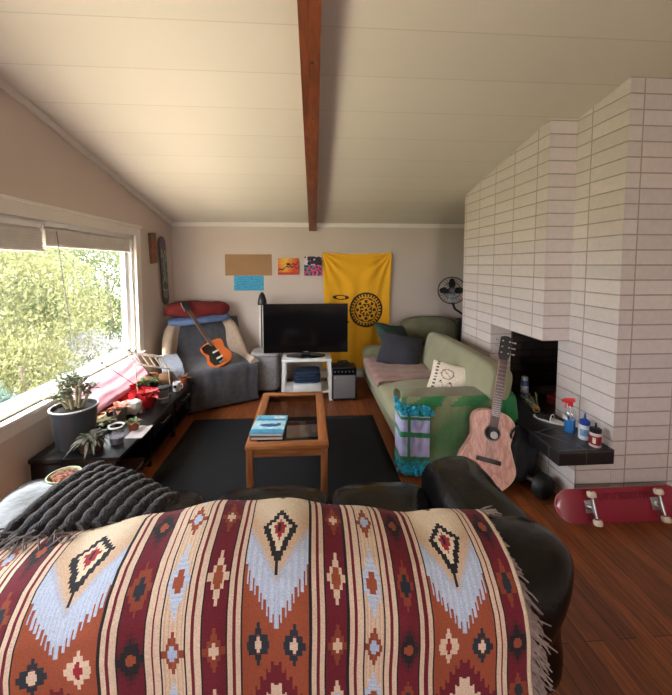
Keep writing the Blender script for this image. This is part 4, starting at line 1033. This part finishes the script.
MB().puff((0, 0, 0), (.34, .30, .42), k=3.2, n=14, mt=T(1.64, 2.62, .21) @ rot(0, 8, 20), wr=.03, ws=5, seed=7).build('padded_body', M('black_nylon', (20, 20, 24), .6, .2, 10, .3, 80), gb)
MB().tube(subpath([(1.55, 2.5, .36), (1.52, 2.46, .44), (1.60, 2.5, .47), (1.66, 2.52, .40)], 5), .009, 6).build('carry_strap', black_m, gb)

# ================================================================ HEARTH THINGS
HZ = .4305
sp = thing('spray_bottle', 'clear spray bottle of blue liquid with a red trigger on the hearth slab', 'bottle', (1.99, 2.46, HZ))
x, y = 1.985, 2.47
clearp = glassmat('clear_plastic', (.93, .95, .97), .12)
MB().lathe([(.036, 0), (.039, .01), (.039, .13), (.034, .165), (.016, .19), (.014, .205)], (x, y, HZ), 24).build('bottle', clearp, sp)
MB().lathe([(.034, .003), (.036, .012), (.036, .105), (0, .106)], (x, y, HZ), 24).build('blue_liquid', M('blue_cleaner', (40, 120, 190), .1, .05, 5), sp)
h = MB().lathe([(.017, .20), (.017, .225), (.012, .23)], (x, y, HZ), 16).box((x - .055, y - .012, HZ + .23), (x + .03, y + .012, HZ + .262), bev=.006).tube([(x - .03, y, HZ + .235), (x - .042, y, HZ + .20), (x - .036, y, HZ + .185)], .005, 8).box((x - .068, y - .008, HZ + .238), (x - .054, y + .008, HZ + .254))
h.build('trigger_head', M('red_plastic', (214, 44, 50), .35), sp)
MB().tube([(x, y, HZ + .21), (x, y, HZ + .02)], .002, 5).build('dip_tube', white_m, sp)
MB().box((x - .0405, y - .022, HZ + .10), (x - .0385, y + .022, HZ + .125)).build('label_strip', white_m, sp)
gbt = thing('glue_bottle', 'white bottle with a blue nozzle cap on the hearth slab beside the spray bottle', 'bottle', (2.02, 2.36, HZ))
x, y = 2.015, 2.365
MB().lathe([(.034, 0), (.038, .008), (.038, .095), (.033, .11), (.02, .115)], (x, y, HZ), 24).build('bottle', M('white_translucent_plastic', (214, 220, 226), .35), gbt)
MB().lathe([(.034, .108), (.035, .135), (.02, .145), (.010, .15), (.004, .19), (0, .19)], (x, y, HZ), 20).build('nozzle_cap', M('royal_blue_plastic', (34, 70, 150), .35), gbt)
MB().grid(lambda u, v: (x + .0388 * math.cos(3.3 + 1.9 * u), y + .0388 * math.sin(3.3 + 1.9 * u), HZ + .03 + .05 * v), 14, 3).build('printed_label', M('pale_blue_label', (120, 150, 190), .6, .5, 50), gbt)
rj = thing('red_jar', 'small dark red bottle with a black cap nearest the end of the hearth slab', 'bottle', (2.01, 2.26, HZ))
x, y = 2.01, 2.262
MB().lathe([(.034, 0), (.037, .006), (.037, .09), (.034, .10)], (x, y, HZ), 24).build('bottle', M('pale_bottle', (196, 180, 176), .4), rj)
MB().lathe([(.0376, .018), (.0378, .02), (.0378, .078), (.0376, .08)], (x, y, HZ), 24, cap=False).build('wrap_label', M('dark_red_label', (130, 30, 40), .5, .25, 40), rj)
MB().grid(lambda u, v: (x + .0384 * math.cos(3.6 + .5 * u), y + .0384 * math.sin(3.6 + .5 * u), HZ + .03 + .04 * v), 6, 3).build('label_panel', M('cream_label', (220, 205, 190), .6, .3, 60), rj)
MB().lathe([(.036, .10), (.037, .125), (.03, .13), (.008, .134), (.005, .165), (0, .165)], (x, y, HZ), 20).build('black_cap', black_m, rj)
sl_ = thing('slipper', 'black slipper with white edging lying on the hearth slab beside the spray bottle', 'slipper', (1.94, 2.68, HZ))
Ms = T(1.96, 2.66, HZ) @ rot(0, 0, 35)
so2 = []
for k in range(32):
    a = 2 * math.pi * k / 32; so2.append((.045 * math.cos(a) * (1 + .12 * math.sin(a)), .12 * math.sin(a)))
MB().prism(so2, .001, .016, Ms, bev=.003).build('sole', M('white_rubber', (214, 212, 210), .6), sl_)
MB().grid(lambda u, v: (.044 * math.cos(math.pi * u), -.02 + .12 * v * (1 - .25 * (2 * u - 1) ** 2), .014 + .042 * math.sin(math.pi * u) * (1 - v * .55)), 16, 12, Ms).build('upper', M('black_felt', (22, 22, 26), .9), sl_)
MB().tube([(.045 * math.cos(t_), -.02, .015 + .043 * math.sin(t_)) for t_ in [math.pi * k / 14 for k in range(15)]], .004, 6, Ms).build('white_piping', white_m, sl_)
cn = thing('tall_can', 'tall blue and white aerosol can standing in the firebox opening', 'can', (2.08, 3.18, HZ))
MB().lathe([(.032, 0), (.034, .005), (.034, .15), (.028, .162)], (2.08, 3.18, HZ), 22).build('can_body', M('blue_can_paint', (70, 100, 160), .35, .3, 14), cn)
MB().lathe([(.028, .16), (.028, .195), (.024, .20), (0, .20)], (2.08, 3.18, HZ), 22).build('white_cap', M('pale_blue_cap', (190, 200, 220), .4), cn)
MB().lathe([(.0345, .05), (.0346, .052), (.0346, .11), (.0345, .112)], (2.08, 3.18, HZ), 22, cap=False).build('can_label', M('white_label', (205, 210, 222), .5, .1, 40), cn)
def book(name, label, mt, w_, d_, h_, mat, group=None):
    t_ = thing(name, label, 'book', tuple(mt.translation), group=group)
    MB().box((-w_ / 2, -d_ / 2, 0), (w_ / 2, d_ / 2, .003), mt).box((-w_ / 2, -d_ / 2, h_ - .003), (w_ / 2, d_ / 2, h_), mt).box((-w_ / 2, -d_ / 2, 0), (-w_ / 2 + .003, d_ / 2, h_), mt).build('cover', mat, t_, smooth=False)
    MB().box((-w_ / 2 + .003, -d_ / 2 + .004, .003), (w_ / 2 - .003, d_ / 2 - .004, h_ - .003), mt).build('pages', M('page_edges', (205, 195, 180), .8), t_, smooth=False); return t_
fw = thing('firewood_log', 'dark split log lying in the firebox', 'log', (2.45, 3.15, HZ))
MB().tube([(2.25, 3.22, HZ + .05), (2.5, 3.15, HZ + .055), (2.70, 3.1, HZ + .05)], [.045, .05, .042], 9).build('log', M('dark_bark', (56, 42, 34), .9, .3, 20, .6, 40), fw)
rt = thing('red_tin', 'flat dark red tin resting on the log in the firebox', 'tin', (2.38, 3.0, HZ))
Mr = T(2.35, 2.98, HZ + .001) @ rot(0, 0, 20)
MB().box((-.14, -.09, 0), (.14, .09, .07), Mr, bev=.012).build('tin_body', M('dark_red_enamel', (112, 26, 34), .35), rt)
MB().box((-.145, -.095, .055), (.145, .095, .085), Mr, bev=.012).build('lid', M('crimson_enamel', (140, 30, 40), .35), rt)
MB().sphere((0, 0, .095), .013, 12, Mr).build('lid_knob', M('cream_plastic', (190, 186, 176), .4), rt)
hb = thing('herb_bundle', 'bundle of dried green sprigs tied and lying on the hearth near the firebox opening', 'plant', (2.0, 2.86, HZ))
rn = random.Random(5); lf = MB(); stm = MB()
for q in range(14):
    b0 = Vector((1.96 + rn.uniform(-.02, .02), 2.80 + rn.uniform(-.02, .02), HZ + .02 + rn.random() * .02)); d = Vector((rn.uniform(-.5, .6), 1, rn.uniform(.0, .55))).normalized(); L = rn.uniform(.12, .22)
    stm.tube([b0, b0 + d * L * .5 + Vector((0, 0, .01)), b0 + d * L], .002, 4)
    for k in range(9):
        p = b0 + d * L * (.3 + .7 * k / 8); s_ = .016; mt = T(*p) @ rot(rn.uniform(0, 360), rn.uniform(0, 360), 0); lf.add([(-s_, 0, 0), (0, -s_ * .4, .002), (s_, 0, 0), (0, s_ * .4, .002)], [(0, 1, 2, 3)], mt)
stm.build('stems', M('pale_stem', (176, 180, 150), .8), hb); lf.build('leaves', M('sage_leaf', (96, 112, 76), .8, .3, 30), hb, smooth=False)
MB().tube([(1.955 + .028 * math.cos(t_), 2.815, HZ + .032 + .024 * math.sin(t_)) for t_ in [2 * math.pi * k / 16 for k in range(16)]], .005, 6, closed=True).build('twine', M('orange_twine', (206, 130, 60), .9), hb)

# dumbbells
rubber = M('black_rubber', (20, 20, 22), .5, .15, 20)
def dumbbell(c, ang, label, r_=.085):
    d = thing('dumbbell', label, 'dumbbell', (c[0], c[1], 0), rz=ang, group=None); Mx = wmat(d) @ T(0, 0, r_) @ rot(0, 90, 0)
    MB().lathe([(.015, -.08), (.018, 0), (.015, .08)], (0, 0, 0), 14, Mx).build('grip', chrome_m, d)
    for sg in (-1, 1):
        pr_ = [(.03, .075), (r_ - .01, .08), (r_, .09), (r_, .14), (r_ - .012, .155), (.025, .158)]
        if sg < 0: pr_ = [(a, -b) for a, b in pr_][::-1]
        MB().lathe(pr_, (0, 0, 0), 6 * 4, Mx).build('head', rubber, d)
    return d
dumbbell((1.66, 2.46), 112, 'black round-headed dumbbell on the floor under the near end of the hearth slab', .09)

# ================================================================ FLOOR SKATEBOARD
sk = thing('floor_skateboard', 'crimson skateboard on its edge with cream wheels out, leaning on the fireplace base', 'skateboard', (2.05, 2.1, 0))
tl = math.radians(22)
Mk = frame((2.10, 2.075, .004), (1, 0, 0), (0, math.sin(tl), math.cos(tl)), (0, -math.cos(tl), math.sin(tl)))
def deckf(off):
    def fn(u, v):
        L, W = .90, .205; u = .5 - .5 * math.cos(math.pi * u); x = -L / 2 + L * u; e = max(0, abs(x) - (L / 2 - W / 2)) / (W / 2); hw = W / 2 * math.sqrt(max(0.0004, 1 - e ** 2))
        y = W / 2 + (v - .5) * 2 * hw; k = max(0, abs(x) - .27); return (x, y, off - k * k * .9 + .004 * ((v - .5) * 2) ** 2 * -1)
    return fn
crd = M('crimson_deck', (142, 20, 48), .35, .08, 5, coat=.3)
MB().grid(deckf(.0), 60, 10, Mk).build('deck_underside', crd, sk)
o = MB().grid(deckf(-.011), 60, 10, Mk, flip=True).build('grip_tape', M('grip_tape', (24, 24, 26), .95), sk)
ply = MB(); ring = []
fa, fb_ = deckf(0), deckf(-.011)
edge = [(u / 60, 0) for u in range(61)] + [(1, v / 10) for v in range(1, 11)] + [(u / 60, 1) for u in range(59, -1, -1)] + [(0, v / 10) for v in range(9, 0, -1)]
vs = [fa(*e) for e in edge] + [fb_(*e) for e in edge]; n_ = len(edge)
ply.add(vs, [(k, (k + 1) % n_, n_ + (k + 1) % n_, n_ + k) for k in range(n_)], Mk).build('ply_edge', M('pink_ply_edge', (190, 120, 120), .6), sk)
# faint darker lettering band along the middle
bd = MB(); rn = random.Random(9); xx = -.16
while xx < .2:
    w_ = rn.uniform(.012, .026); k = rn.choice((0, 1, 2)); z = .0012
    bd.box((xx, .135, .0008), (xx + .006, .175, z), Mk)
    if k != 1: bd.box((xx, .169, .0008), (xx + w_, .175, z), Mk)
    if k != 0: bd.box((xx, .135, .0008), (xx + w_, .141, z), Mk)
    if k == 2: bd.box((xx + w_ - .006, .135, .0008), (xx + w_, .175, z), Mk)
    xx += w_ + .009
bd.build('faded_lettering', M('dark_crimson_print', (98, 16, 36), .4), sk, smooth=False)
whm = M('cream_urethane', (214, 196, 176), .45, .06, 20)
for tx, sg in ((-.245, -1), (.225, 1)):
    tr = MB().box((tx - .028, .065, 0), (tx + .028, .14, .008), Mk, bev=.002).tube([(tx + sg * .02, .1025, .008), (tx, .1025, .03), (tx, .1025, .05)], [.018, .014, .012], 10, Mk).tube([(tx, .045, .052), (tx, .08, .047), (tx, .125, .047), (tx, .16, .052)], [.008, .013, .013, .008], 10, Mk)
    tk = tr.build('truck', chrome_m, sk)
    MB().lathe([(.016, .008), (.018, .016), (.016, .024)], (tx, .1025, 0), 14, Mk).build('bushing', M('white_rubber', (214, 212, 210), .6), tk)
    for y in (.022, .183):
        Mw = Mk @ T(tx, y, .053) @ rot(90, 0, 0)
        wh = MB().lathe([(.010, -.017), (.022, -.017), (.027, -.010), (.027, .010), (.022, .017), (.010, .017)], (0, 0, 0), 24, Mw).build('wheel', whm, sk)
        MB().lathe([(.010, -.0185), (.010, .0185)], (0, 0, 0), 12, Mw).build('bearing', steel_m, wh)

# ================================================================ BLACK BENCH UNDER THE WINDOW
cz_ = .38
cs = thing('low_bench', 'long low black shelf bench under the window crowded with plants and oddments', 'cabinet', (-1.6, 3.25, 0))
bkw = M('black_painted_wood', (13, 12, 13), .35, .15, 12)
MB().box((-1.90, 2.42, cz_ - .03), (-1.30, 4.0, cz_), bev=.003).build('top', bkw, cs)
for y in (2.43, 2.95, 3.47, 3.965): MB().box((-1.88, y, .0), (-1.33, y + .022, cz_ - .03)).build('side_panel', bkw, cs, smooth=False)
MB().box((-1.89, 2.43, .03), (-1.87, 3.98, cz_ - .03)).build('back_panel', bkw, cs, smooth=False)
MB().box((-1.87, 2.452, .06), (-1.33, 3.965, .08)).build('bottom_shelf', bkw, cs, smooth=False)
for y in (2.975, 3.495):
    d = MB().box((-1.335, y, .23), (-1.315, y + .47, cz_ - .035), bev=.002).build('drawer', bkw, cs)
    MB().tube([(-1.315, y + .15, .30), (-1.29, y + .15, .30), (-1.29, y + .32, .30), (-1.315, y + .32, .30)], .005, 8).build('handle', chrome_m, d)
mcol = [(150, 62, 52), (170, 160, 146), (60, 84, 110), (84, 66, 56)]
for k in range(4):
    book('magazine', ['brick-red magazine at the bottom of the pile sticking out of the black bench', 'cream magazine second from the bottom of the pile in the black bench', 'blue magazine third in the pile in the black bench', 'dark brown magazine on top of the pile in the black bench'][k], T(-1.47 + .012 * k, 2.70 + .01 * (k % 2), .081 + k * .0125) @ rot(0, 0, 4 * (k - 1.5)), .22, .29, .012, M('magazine_%s' % 'abcd'[k], mcol[k], .5), 'magazines in the black bench')
rn = random.Random(21)
tz = cz_ + .0005
def leaf(mb, base, d, L, W, curl=.2, mt=None):
    """a thick curved leaf from base along d"""
    d = Vector(d).normalized(); s_ = d.cross(Vector((0, 0, 1)))
    if s_.length < .01: s_ = Vector((1, 0, 0))
    s_.normalize(); up = s_.cross(d); vs = []; b = Vector(base)
    for k in range(6):
        t_ = k / 5; p = b + d * L * t_ - Vector((0, 0, 1)) * curl * L * t_ * t_; w_ = W * math.sin(math.pi * (.08 + .88 * t_)) ** .8
        vs += [p - s_ * w_ + up * W * .25, p - up * W * .12, p + s_ * w_ + up * W * .25]
    fs = []
    for k in range(5): fs += [(k * 3, k * 3 + 1, k * 3 + 4, k * 3 + 3), (k * 3 + 1, k * 3 + 2, k * 3 + 5, k * 3 + 4)]
    mb.add(vs, fs)
soil = M('dark_soil', (40, 32, 28), .95, .4, 60, .6, 120)
jp = thing('jade_plant', 'grey-green jade plant in a large charcoal pot at the near end of the bench', 'potted plant', (-1.71, 2.62, cz_))
px_, py_ = -1.71, 2.62
MB().lathe([(.11, 0), (.118, .01), (.142, .27), (.152, .275), (.152, .29), (.14, .29), (.132, .26), (.10, .02)], (px_, py_, tz), 36, cap=True).build('pot', M('charcoal_ceramic', (58, 60, 66), .4, .06, 6), jp)
MB().tube([(px_ + .147 * math.cos(t_), py_ + .147 * math.sin(t_), tz + .29) for t_ in [2 * math.pi * k / 40 for k in range(40)]], .0065, 8, closed=True).build('rim', M('pale_grey_rim', (188, 186, 184), .4), jp, label='pale grey rim')
MB().lathe([(.134, .262), (.06, .275), (0, .28)], (px_, py_, tz), 24, cap=False).build('soil', soil, jp)
stm = MB(); lf = MB()
def stalk(b0, b1, r0, r1, nl, L):
    b0 = Vector(b0); b1 = Vector(b1); m_ = b0.lerp(b1, .5) + Vector((rn.uniform(-.015, .015), rn.uniform(-.015, .015), .01)); stm.tube([b0, m_, b1], [r0, (r0 + r1) / 2, r1], 8)
    for k in range(nl):
        t_ = .45 + .55 * (k + 1) / nl; p = b0.lerp(b1, t_); a = rn.uniform(0, 6.28); leaf(lf, p, (math.cos(a), math.sin(a), rn.uniform(.0, .9)), L * rn.uniform(.8, 1.2), L * .27, .1)
zb = tz + .275
for (dx, dy, hx, hy, hz) in ((-.03, 0, -.11, .0, .17), (.0, .02, -.02, .05, .22), (.03, 0, .05, .02, .20), (.0, -.02, .0, -.07, .15), (.04, .02, .09, .05, .15), (-.02, .02, -.07, .06, .20), (-.04, -.01, -.13, -.05, .12)):
    stalk((px_ + dx, py_ + dy, zb), (px_ + hx, py_ + hy, zb + hz), .013, .006, 9, .058)
    for q in range(2): stalk((px_ + hx * .6, py_ + hy * .6, zb + hz * .6), (px_ + hx + rn.uniform(-.06, .06), py_ + hy + rn.uniform(-.06, .06), zb + hz + rn.uniform(-.02, .05)), .006, .004, 6, .05)
stm.build('stems', M('jade_stem', (150, 138, 108), .7, .2, 30), jp); lf.build('foliage', M('jade_leaf', (118, 128, 104), .35, .3, 14), jp)
# spiky succulent
sp2 = thing('spiky_succulent', 'small spiky grey succulent spilling over a square brown pot beside the charcoal pot', 'potted plant', (-1.56, 2.52, cz_))
MB().add([(-.05, -.05, 0), (.05, -.05, 0), (.05, .05, 0), (-.05, .05, 0), (-.062, -.062, .10), (.062, -.062, .10), (.062, .062, .10), (-.062, .062, .10)], [(0, 3, 2, 1), (0, 1, 5, 4), (1, 2, 6, 5), (2, 3, 7, 6), (3, 0, 4, 7), (4, 5, 6, 7)], T(-1.545, 2.53, tz)).build('pot', M('brown_pot', (74, 48, 36), .6), sp2)
lf = MB()
for q in range(70):
    a = rn.uniform(0, 6.28); el = rn.uniform(-.3, 1.2); r_ = rn.uniform(0, .045); leaf(lf, (-1.545 + r_ * math.cos(a), 2.53 + r_ * math.sin(a), tz + .10), (math.cos(a), math.sin(a), el), rn.uniform(.06, .13), .010, .55)
lf.build('foliage', M('grey_succulent', (112, 112, 98), .6, .3, 20), sp2)
# glass jar
jr = thing('glass_jar', 'clear glass jar with a white rim near the front corner of the bench', 'jar', (-1.42, 2.62, cz_))
MB().lathe([(.035, 0), (.040, .012), (.046, .02), (.050, .12), (.050, .13)], (-1.42, 2.62, tz), 26, cap=False).build('jar_body', glassmat('grey_glass', (.80, .82, .86), .22), jr)
MB().tube([(-1.42 + .05 * math.cos(t_), 2.62 + .05 * math.sin(t_), tz + .132) for t_ in [2 * math.pi * k / 30 for k in range(30)]], .007, 8, closed=True).build('rim', white_m, jr)
MB().lathe([(.04, .004), (.043, .02), (.044, .05), (0, .052)], (-1.42, 2.62, tz), 22).build('contents', M('pale_contents', (150, 142, 150), .6, .3, 40), jr)
def pot(name, label, x, y, r_, h_, mat, plant=None, cat='potted plant', z=None):
    z = tz if z is None else z; t_ = thing(name, label, cat, (x, y, z))
    MB().lathe([(r_ * .72, 0), (r_ * .76, h_ * .05), (r_ * .96, h_ * .8), (r_ * 1.06, h_ * .82), (r_ * 1.06, h_), (r_ * .95, h_), (r_ * .88, h_ * .82), (r_ * .6, h_ * .1)], (x, y, z), 24).build('pot', mat, t_)
    MB().lathe([(r_ * .88, h_ * .84), (0, h_ * .9)], (x, y, z), 20, cap=False).build('soil', soil, t_)
    if plant:
        m_, n_, L, W, el = plant; lf = MB()
        for q in range(n_):
            a = rn.uniform(0, 6.28); rr = r_ * .6 * rn.random(); leaf(lf, (x + rr * math.cos(a), y + rr * math.sin(a), z + h_ * .85), (math.cos(a), math.sin(a), rn.uniform(*el)), L * rn.uniform(.6, 1.2), W, .35)
        lf.build('foliage', m_, t_)
    return t_
terr = M('terracotta', (156, 84, 58), .8, .12, 15); lg = M('leaf_green', (96, 122, 72), .5, .3, 20); rl = M('red_leaf', (196, 52, 52), .5, .25, 20); pg = M('pinkish_leaf', (172, 130, 104), .6, .3, 20)
pot('grey_bucket_plant', 'red and cream leafed plant in a small grey tin bucket on the bench', -1.60, 3.02, .058, .12, M('grey_tin', (112, 114, 112), .4, .1, 10), (M('peach_leaf', (222, 150, 120), .5, .3, 20), 26, .085, .02, (.1, 1.3)))
pot('terracotta_plant', 'little green plant in a terracotta pot behind the glass jar', -1.40, 2.83, .045, .075, terr, (lg, 22, .05, .013, (.1, 1.4)))
pot('poinsettia', 'bright red-leafed plant in a red pot in the middle of the bench', -1.50, 3.30, .065, .13, M('red_glaze', (182, 30, 36), .3), (rl, 36, .10, .03, (.0, 1.2)))
pot('rosette_succulent', 'pinkish-green rosette succulent in a low dish near the window sill', -1.80, 3.02, .07, .05, M('white_glaze', (205, 200, 196), .3), (pg, 40, .07, .018, (.1, 1.1)))
pot('trailing_succulent', 'olive trailing succulent in a shallow black dish right behind the charcoal pot', -1.66, 2.88, .075, .055, black_m, (M('olive_leaf', (132, 128, 88), .6, .3, 20), 44, .075, .014, (-.1, 1.1)))
pot('fern_pot', 'small dark green plant in a brown pot toward the far end of the bench', -1.68, 3.72, .055, .10, M('brown_pot', (74, 48, 36), .6), (lg, 36, .10, .015, (.3, 1.5)))
pot('brown_pot_plant', 'dry brown plant in a small terracotta pot at the far front corner of the bench', -1.38, 3.90, .045, .08, terr, (M('dry_leaf', (150, 104, 70), .8, .3, 20), 22, .08, .010, (.3, 1.6)))
# red trays and foil
rdp = M('red_tray_plastic', (190, 36, 44), .4)
def tray(x, y, z, w_, d_, h_, ang, label, mat=rdp, name='plastic_tray', cat='tray'):
    t_ = thing(name, label, cat, (x, y, z)); mt = T(x, y, z) @ rot(0, 0, ang)
    MB().box((-w_ / 2, -d_ / 2, 0), (w_ / 2, d_ / 2, .004), mt).build('base', mat, t_, smooth=False)
    b = MB(); k = .012
    for sx, sy, ex, ey in ((-1, 0, 0, 1), (1, 0, 0, 1), (0, -1, 1, 0), (0, 1, 1, 0)):
        cx_, cy_ = sx * w_ / 2, sy * d_ / 2; lx, ly = ex * w_ / 2, ey * d_ / 2
        b.add([(cx_ - lx, cy_ - ly, 0), (cx_ + lx, cy_ + ly, 0), (cx_ * (1 + k * 12) + lx * 1.1, cy_ * (1 + k * 12) + ly * 1.1, h_), (cx_ * (1 + k * 12) - lx * 1.1, cy_ * (1 + k * 12) - ly * 1.1, h_)], [(0, 1, 2, 3)], mt)
    o = b.build('sides', mat, t_, smooth=False, solid=.004); return t_
tray(-1.77, 3.36, tz, .20, .16, .06, 20, 'red plastic tray closest to the window on the bench')
tray(-1.62, 3.54, tz, .22, .16, .07, -15, 'red plastic tray behind the red-potted plant')
def bowl_(name, label, x, y, z, r_, h_, mat, cat='bowl'):
    t_ = MB().lathe([(r_ * .45, 0), (r_ * .5, h_ * .1), (r_ * .85, h_ * .5), (r_, h_), (r_ * .95, h_), (r_ * .78, h_ * .5), (r_ * .3, h_ * .12), (0, h_ * .1)], (x, y, z), 26, cap=False).build(name, mat); return tag(t_, label, cat)
bowl_('red_bowl', 'deep red bowl beside the window sill on the bench', -1.82, 3.60, tz, .085, .13, rdp)
bowl_('cream_dish', 'little cream saucer behind the charcoal pot', -1.80, 2.86, tz, .05, .02, M('cream_ceramic', (216, 204, 190), .3), 'saucer')
def crumple(name, label, x, y, z, r_, h_, mat, seed, cat):
    o = MB().puff((x, y, z + h_ / 2), (r_ * 2, r_ * 2, h_), k=2.6, n=14, wr=r_ * .32, ws=9, seed=seed).build(name, mat, ang=25); return tag(o, label, cat)
crumple('plastic_bag', 'crumpled white plastic bag among the plants on the bench', -1.57, 3.14, tz + .005, .075, .12, M('white_film', (226, 228, 230), .4, .05, 10), 3, 'bag')
crumple('paper_bag', 'crumpled brown paper bag near the far end of the bench', -1.55, 3.88, tz + .005, .075, .14, M('brown_paper', (132, 96, 66), .9), 8, 'bag')
pp = MB().grid(lambda u, v: (-1.40 + .13 * u, 2.68 + .2 * v, tz + .002 + .01 * abs(math.sin(u * 5 + v * 3)) * v), 10, 12, None).build('loose_paper', M('white_paper', (226, 220, 218), .8), solid=.001)
tag(pp, 'white sheet of paper on the front edge of the bench beside the jar', 'paper')
def tin(name, label, x, y, r_, h_, body, lid, z=None, cat='tin'):
    z = tz if z is None else z; t_ = thing(name, label, cat, (x, y, z))
    MB().lathe([(r_, 0), (r_, h_ * .9)], (x, y, z), 24).build('can_body', body, t_); MB().lathe([(r_ * 1.04, h_ * .86), (r_ * 1.04, h_), (r_ * .9, h_ * 1.01), (0, h_ * 1.01)], (x, y, z), 24).build('lid', lid, t_)
    MB().lathe([(r_ * 1.005, h_ * .30), (r_ * 1.01, h_ * .31), (r_ * 1.01, h_ * .38), (r_ * 1.005, h_ * .39)], (x, y, z), 24, cap=False).build('band', white_m, t_); return t_
gt = M('grey_green_tin', (96, 104, 102), .4, .1, 12)
tin('storage_tin', 'grey-green tin with a pale band at the front of the bench', -1.40, 3.40, .05, .15, gt, M('dark_lid', (60, 62, 66), .4))
tin('storage_tin', 'shorter grey-green tin right behind the other banded tin', -1.42, 3.54, .045, .11, gt, M('dark_lid', (60, 62, 66), .4))
mg = thing('mug', 'white mug with a black mark at the far front edge of the bench', 'mug', (-1.38, 3.72, tz))
MB().lathe([(.034, 0), (.038, .005), (.038, .095), (.034, .095), (.034, .01), (0, .008)], (-1.38, 3.70, tz), 24, cap=False).build('cup', white_m, mg)
MB().tube([(-1.38 + .036, 3.70, tz + .075), (-1.38 + .06, 3.70, tz + .07), (-1.38 + .062, 3.70, tz + .035), (-1.38 + .037, 3.70, tz + .025)], .005, 8).build('handle', white_m, mg)
MB().box((-.02, -.0392, .04), (.012, -.036, .07), T(-1.38, 3.70, tz)).build('black_mark', black_m, mg)
bsk = thing('wicker_basket', 'round brown wicker basket at the far end of the bench', 'basket', (-1.60, 4.0, tz))
bk_ = MB()
for k in range(9):
    r_ = .075 + .02 * math.sin(k / 8 * math.pi); bk_.tube([(-1.73 + r_ * math.cos(t_), 3.90 + r_ * math.sin(t_), tz + .008 + k * .013) for t_ in [2 * math.pi * q / 24 for q in range(24)]], .0075, 6, closed=True)
bk_.build('woven_body', M('wicker', (134, 96, 62), .8, .3, 60), bsk); MB().lathe([(.07, .002), (.07, .008)], (-1.73, 3.90, tz), 20).build('base', M('wicker', (134, 96, 62), .8, .3, 60), bsk)
# white wooden rack leaning against the window
rk = thing('white_rack', 'white-painted wooden slatted rack tilted against the far end of the window', 'rack', (-1.66, 3.7, tz))
Mr = frame((-1.80, 3.50, .86), Vector((.27, .36, -.17)).normalized(), Vector((.12, .02, -.22)).normalized(), Vector((.5, -.55, .4)).normalized())
MB().box((0, -.012, -.01), (.44, .018, .014), Mr, bev=.003).build('rail', M('white_gloss_paint', (240, 238, 232), .2), rk)
MB().box((.02, .14, -.01), (.42, .16, .012), Mr, bev=.003).build('rail', M('white_gloss_paint', (240, 238, 232), .2), rk)
for k in range(6): MB().box((.03 + k * .072, .018, -.006), (.045 + k * .072, .142, .006), Mr).build('slat', M('cream_slat', (214, 202, 176), .4), rk)
for x_ in (.03, .40): MB().tube([Mr @ Vector((x_, .15, 0)), (Mr @ Vector((x_, .15, 0))).xy.to_3d() + Vector((.02, -.01, tz + .006))], .006, 6).build('leg', M('cream_slat', (214, 202, 176), .4), rk)
def stick(label, a, b):
    t_ = thing('bamboo_stick', label, 'stick', a, group='thin sticks poking out of the bench clutter')
    MB().tube([a, b], [.0028, .0035], 6).build('shaft', M('dark_stick', (60, 48, 42), .5), t_); MB().sphere(a, .009, 10).build('tip', black_m, t_)
stick('thin dark stick with a round tip slanting over the red trays, nearest the camera', (-1.80, 3.137, .845), (-1.56, 3.52, .40))
stick('thin dark stick slanting in front of the white rack', (-1.75, 3.50, .87), (-1.49, 3.66, .40))
# pink sheet at the sill, standing in for pink light cast there
pc = MB().grid(lambda u, v: (XL + .03 + .15 * min(1, v * 1.15) + .0025 * math.sin(v * 20 + u * 2) + .004 * noise.noise(Vector((u * 5, v * 8, 2))), 2.84 + 1.1 * u, .706 + .004 * math.sin(u * 9) - .25 * max(0, v - .2) / .8), 50, 24).build('pink_light_sheet', M('pale_pink_light', (214, 158, 176), .85, .06, 6), ang=80, solid=.003)
tag(pc, 'pale pink sheet over the window sill edge, standing in for pink light', 'cloth')
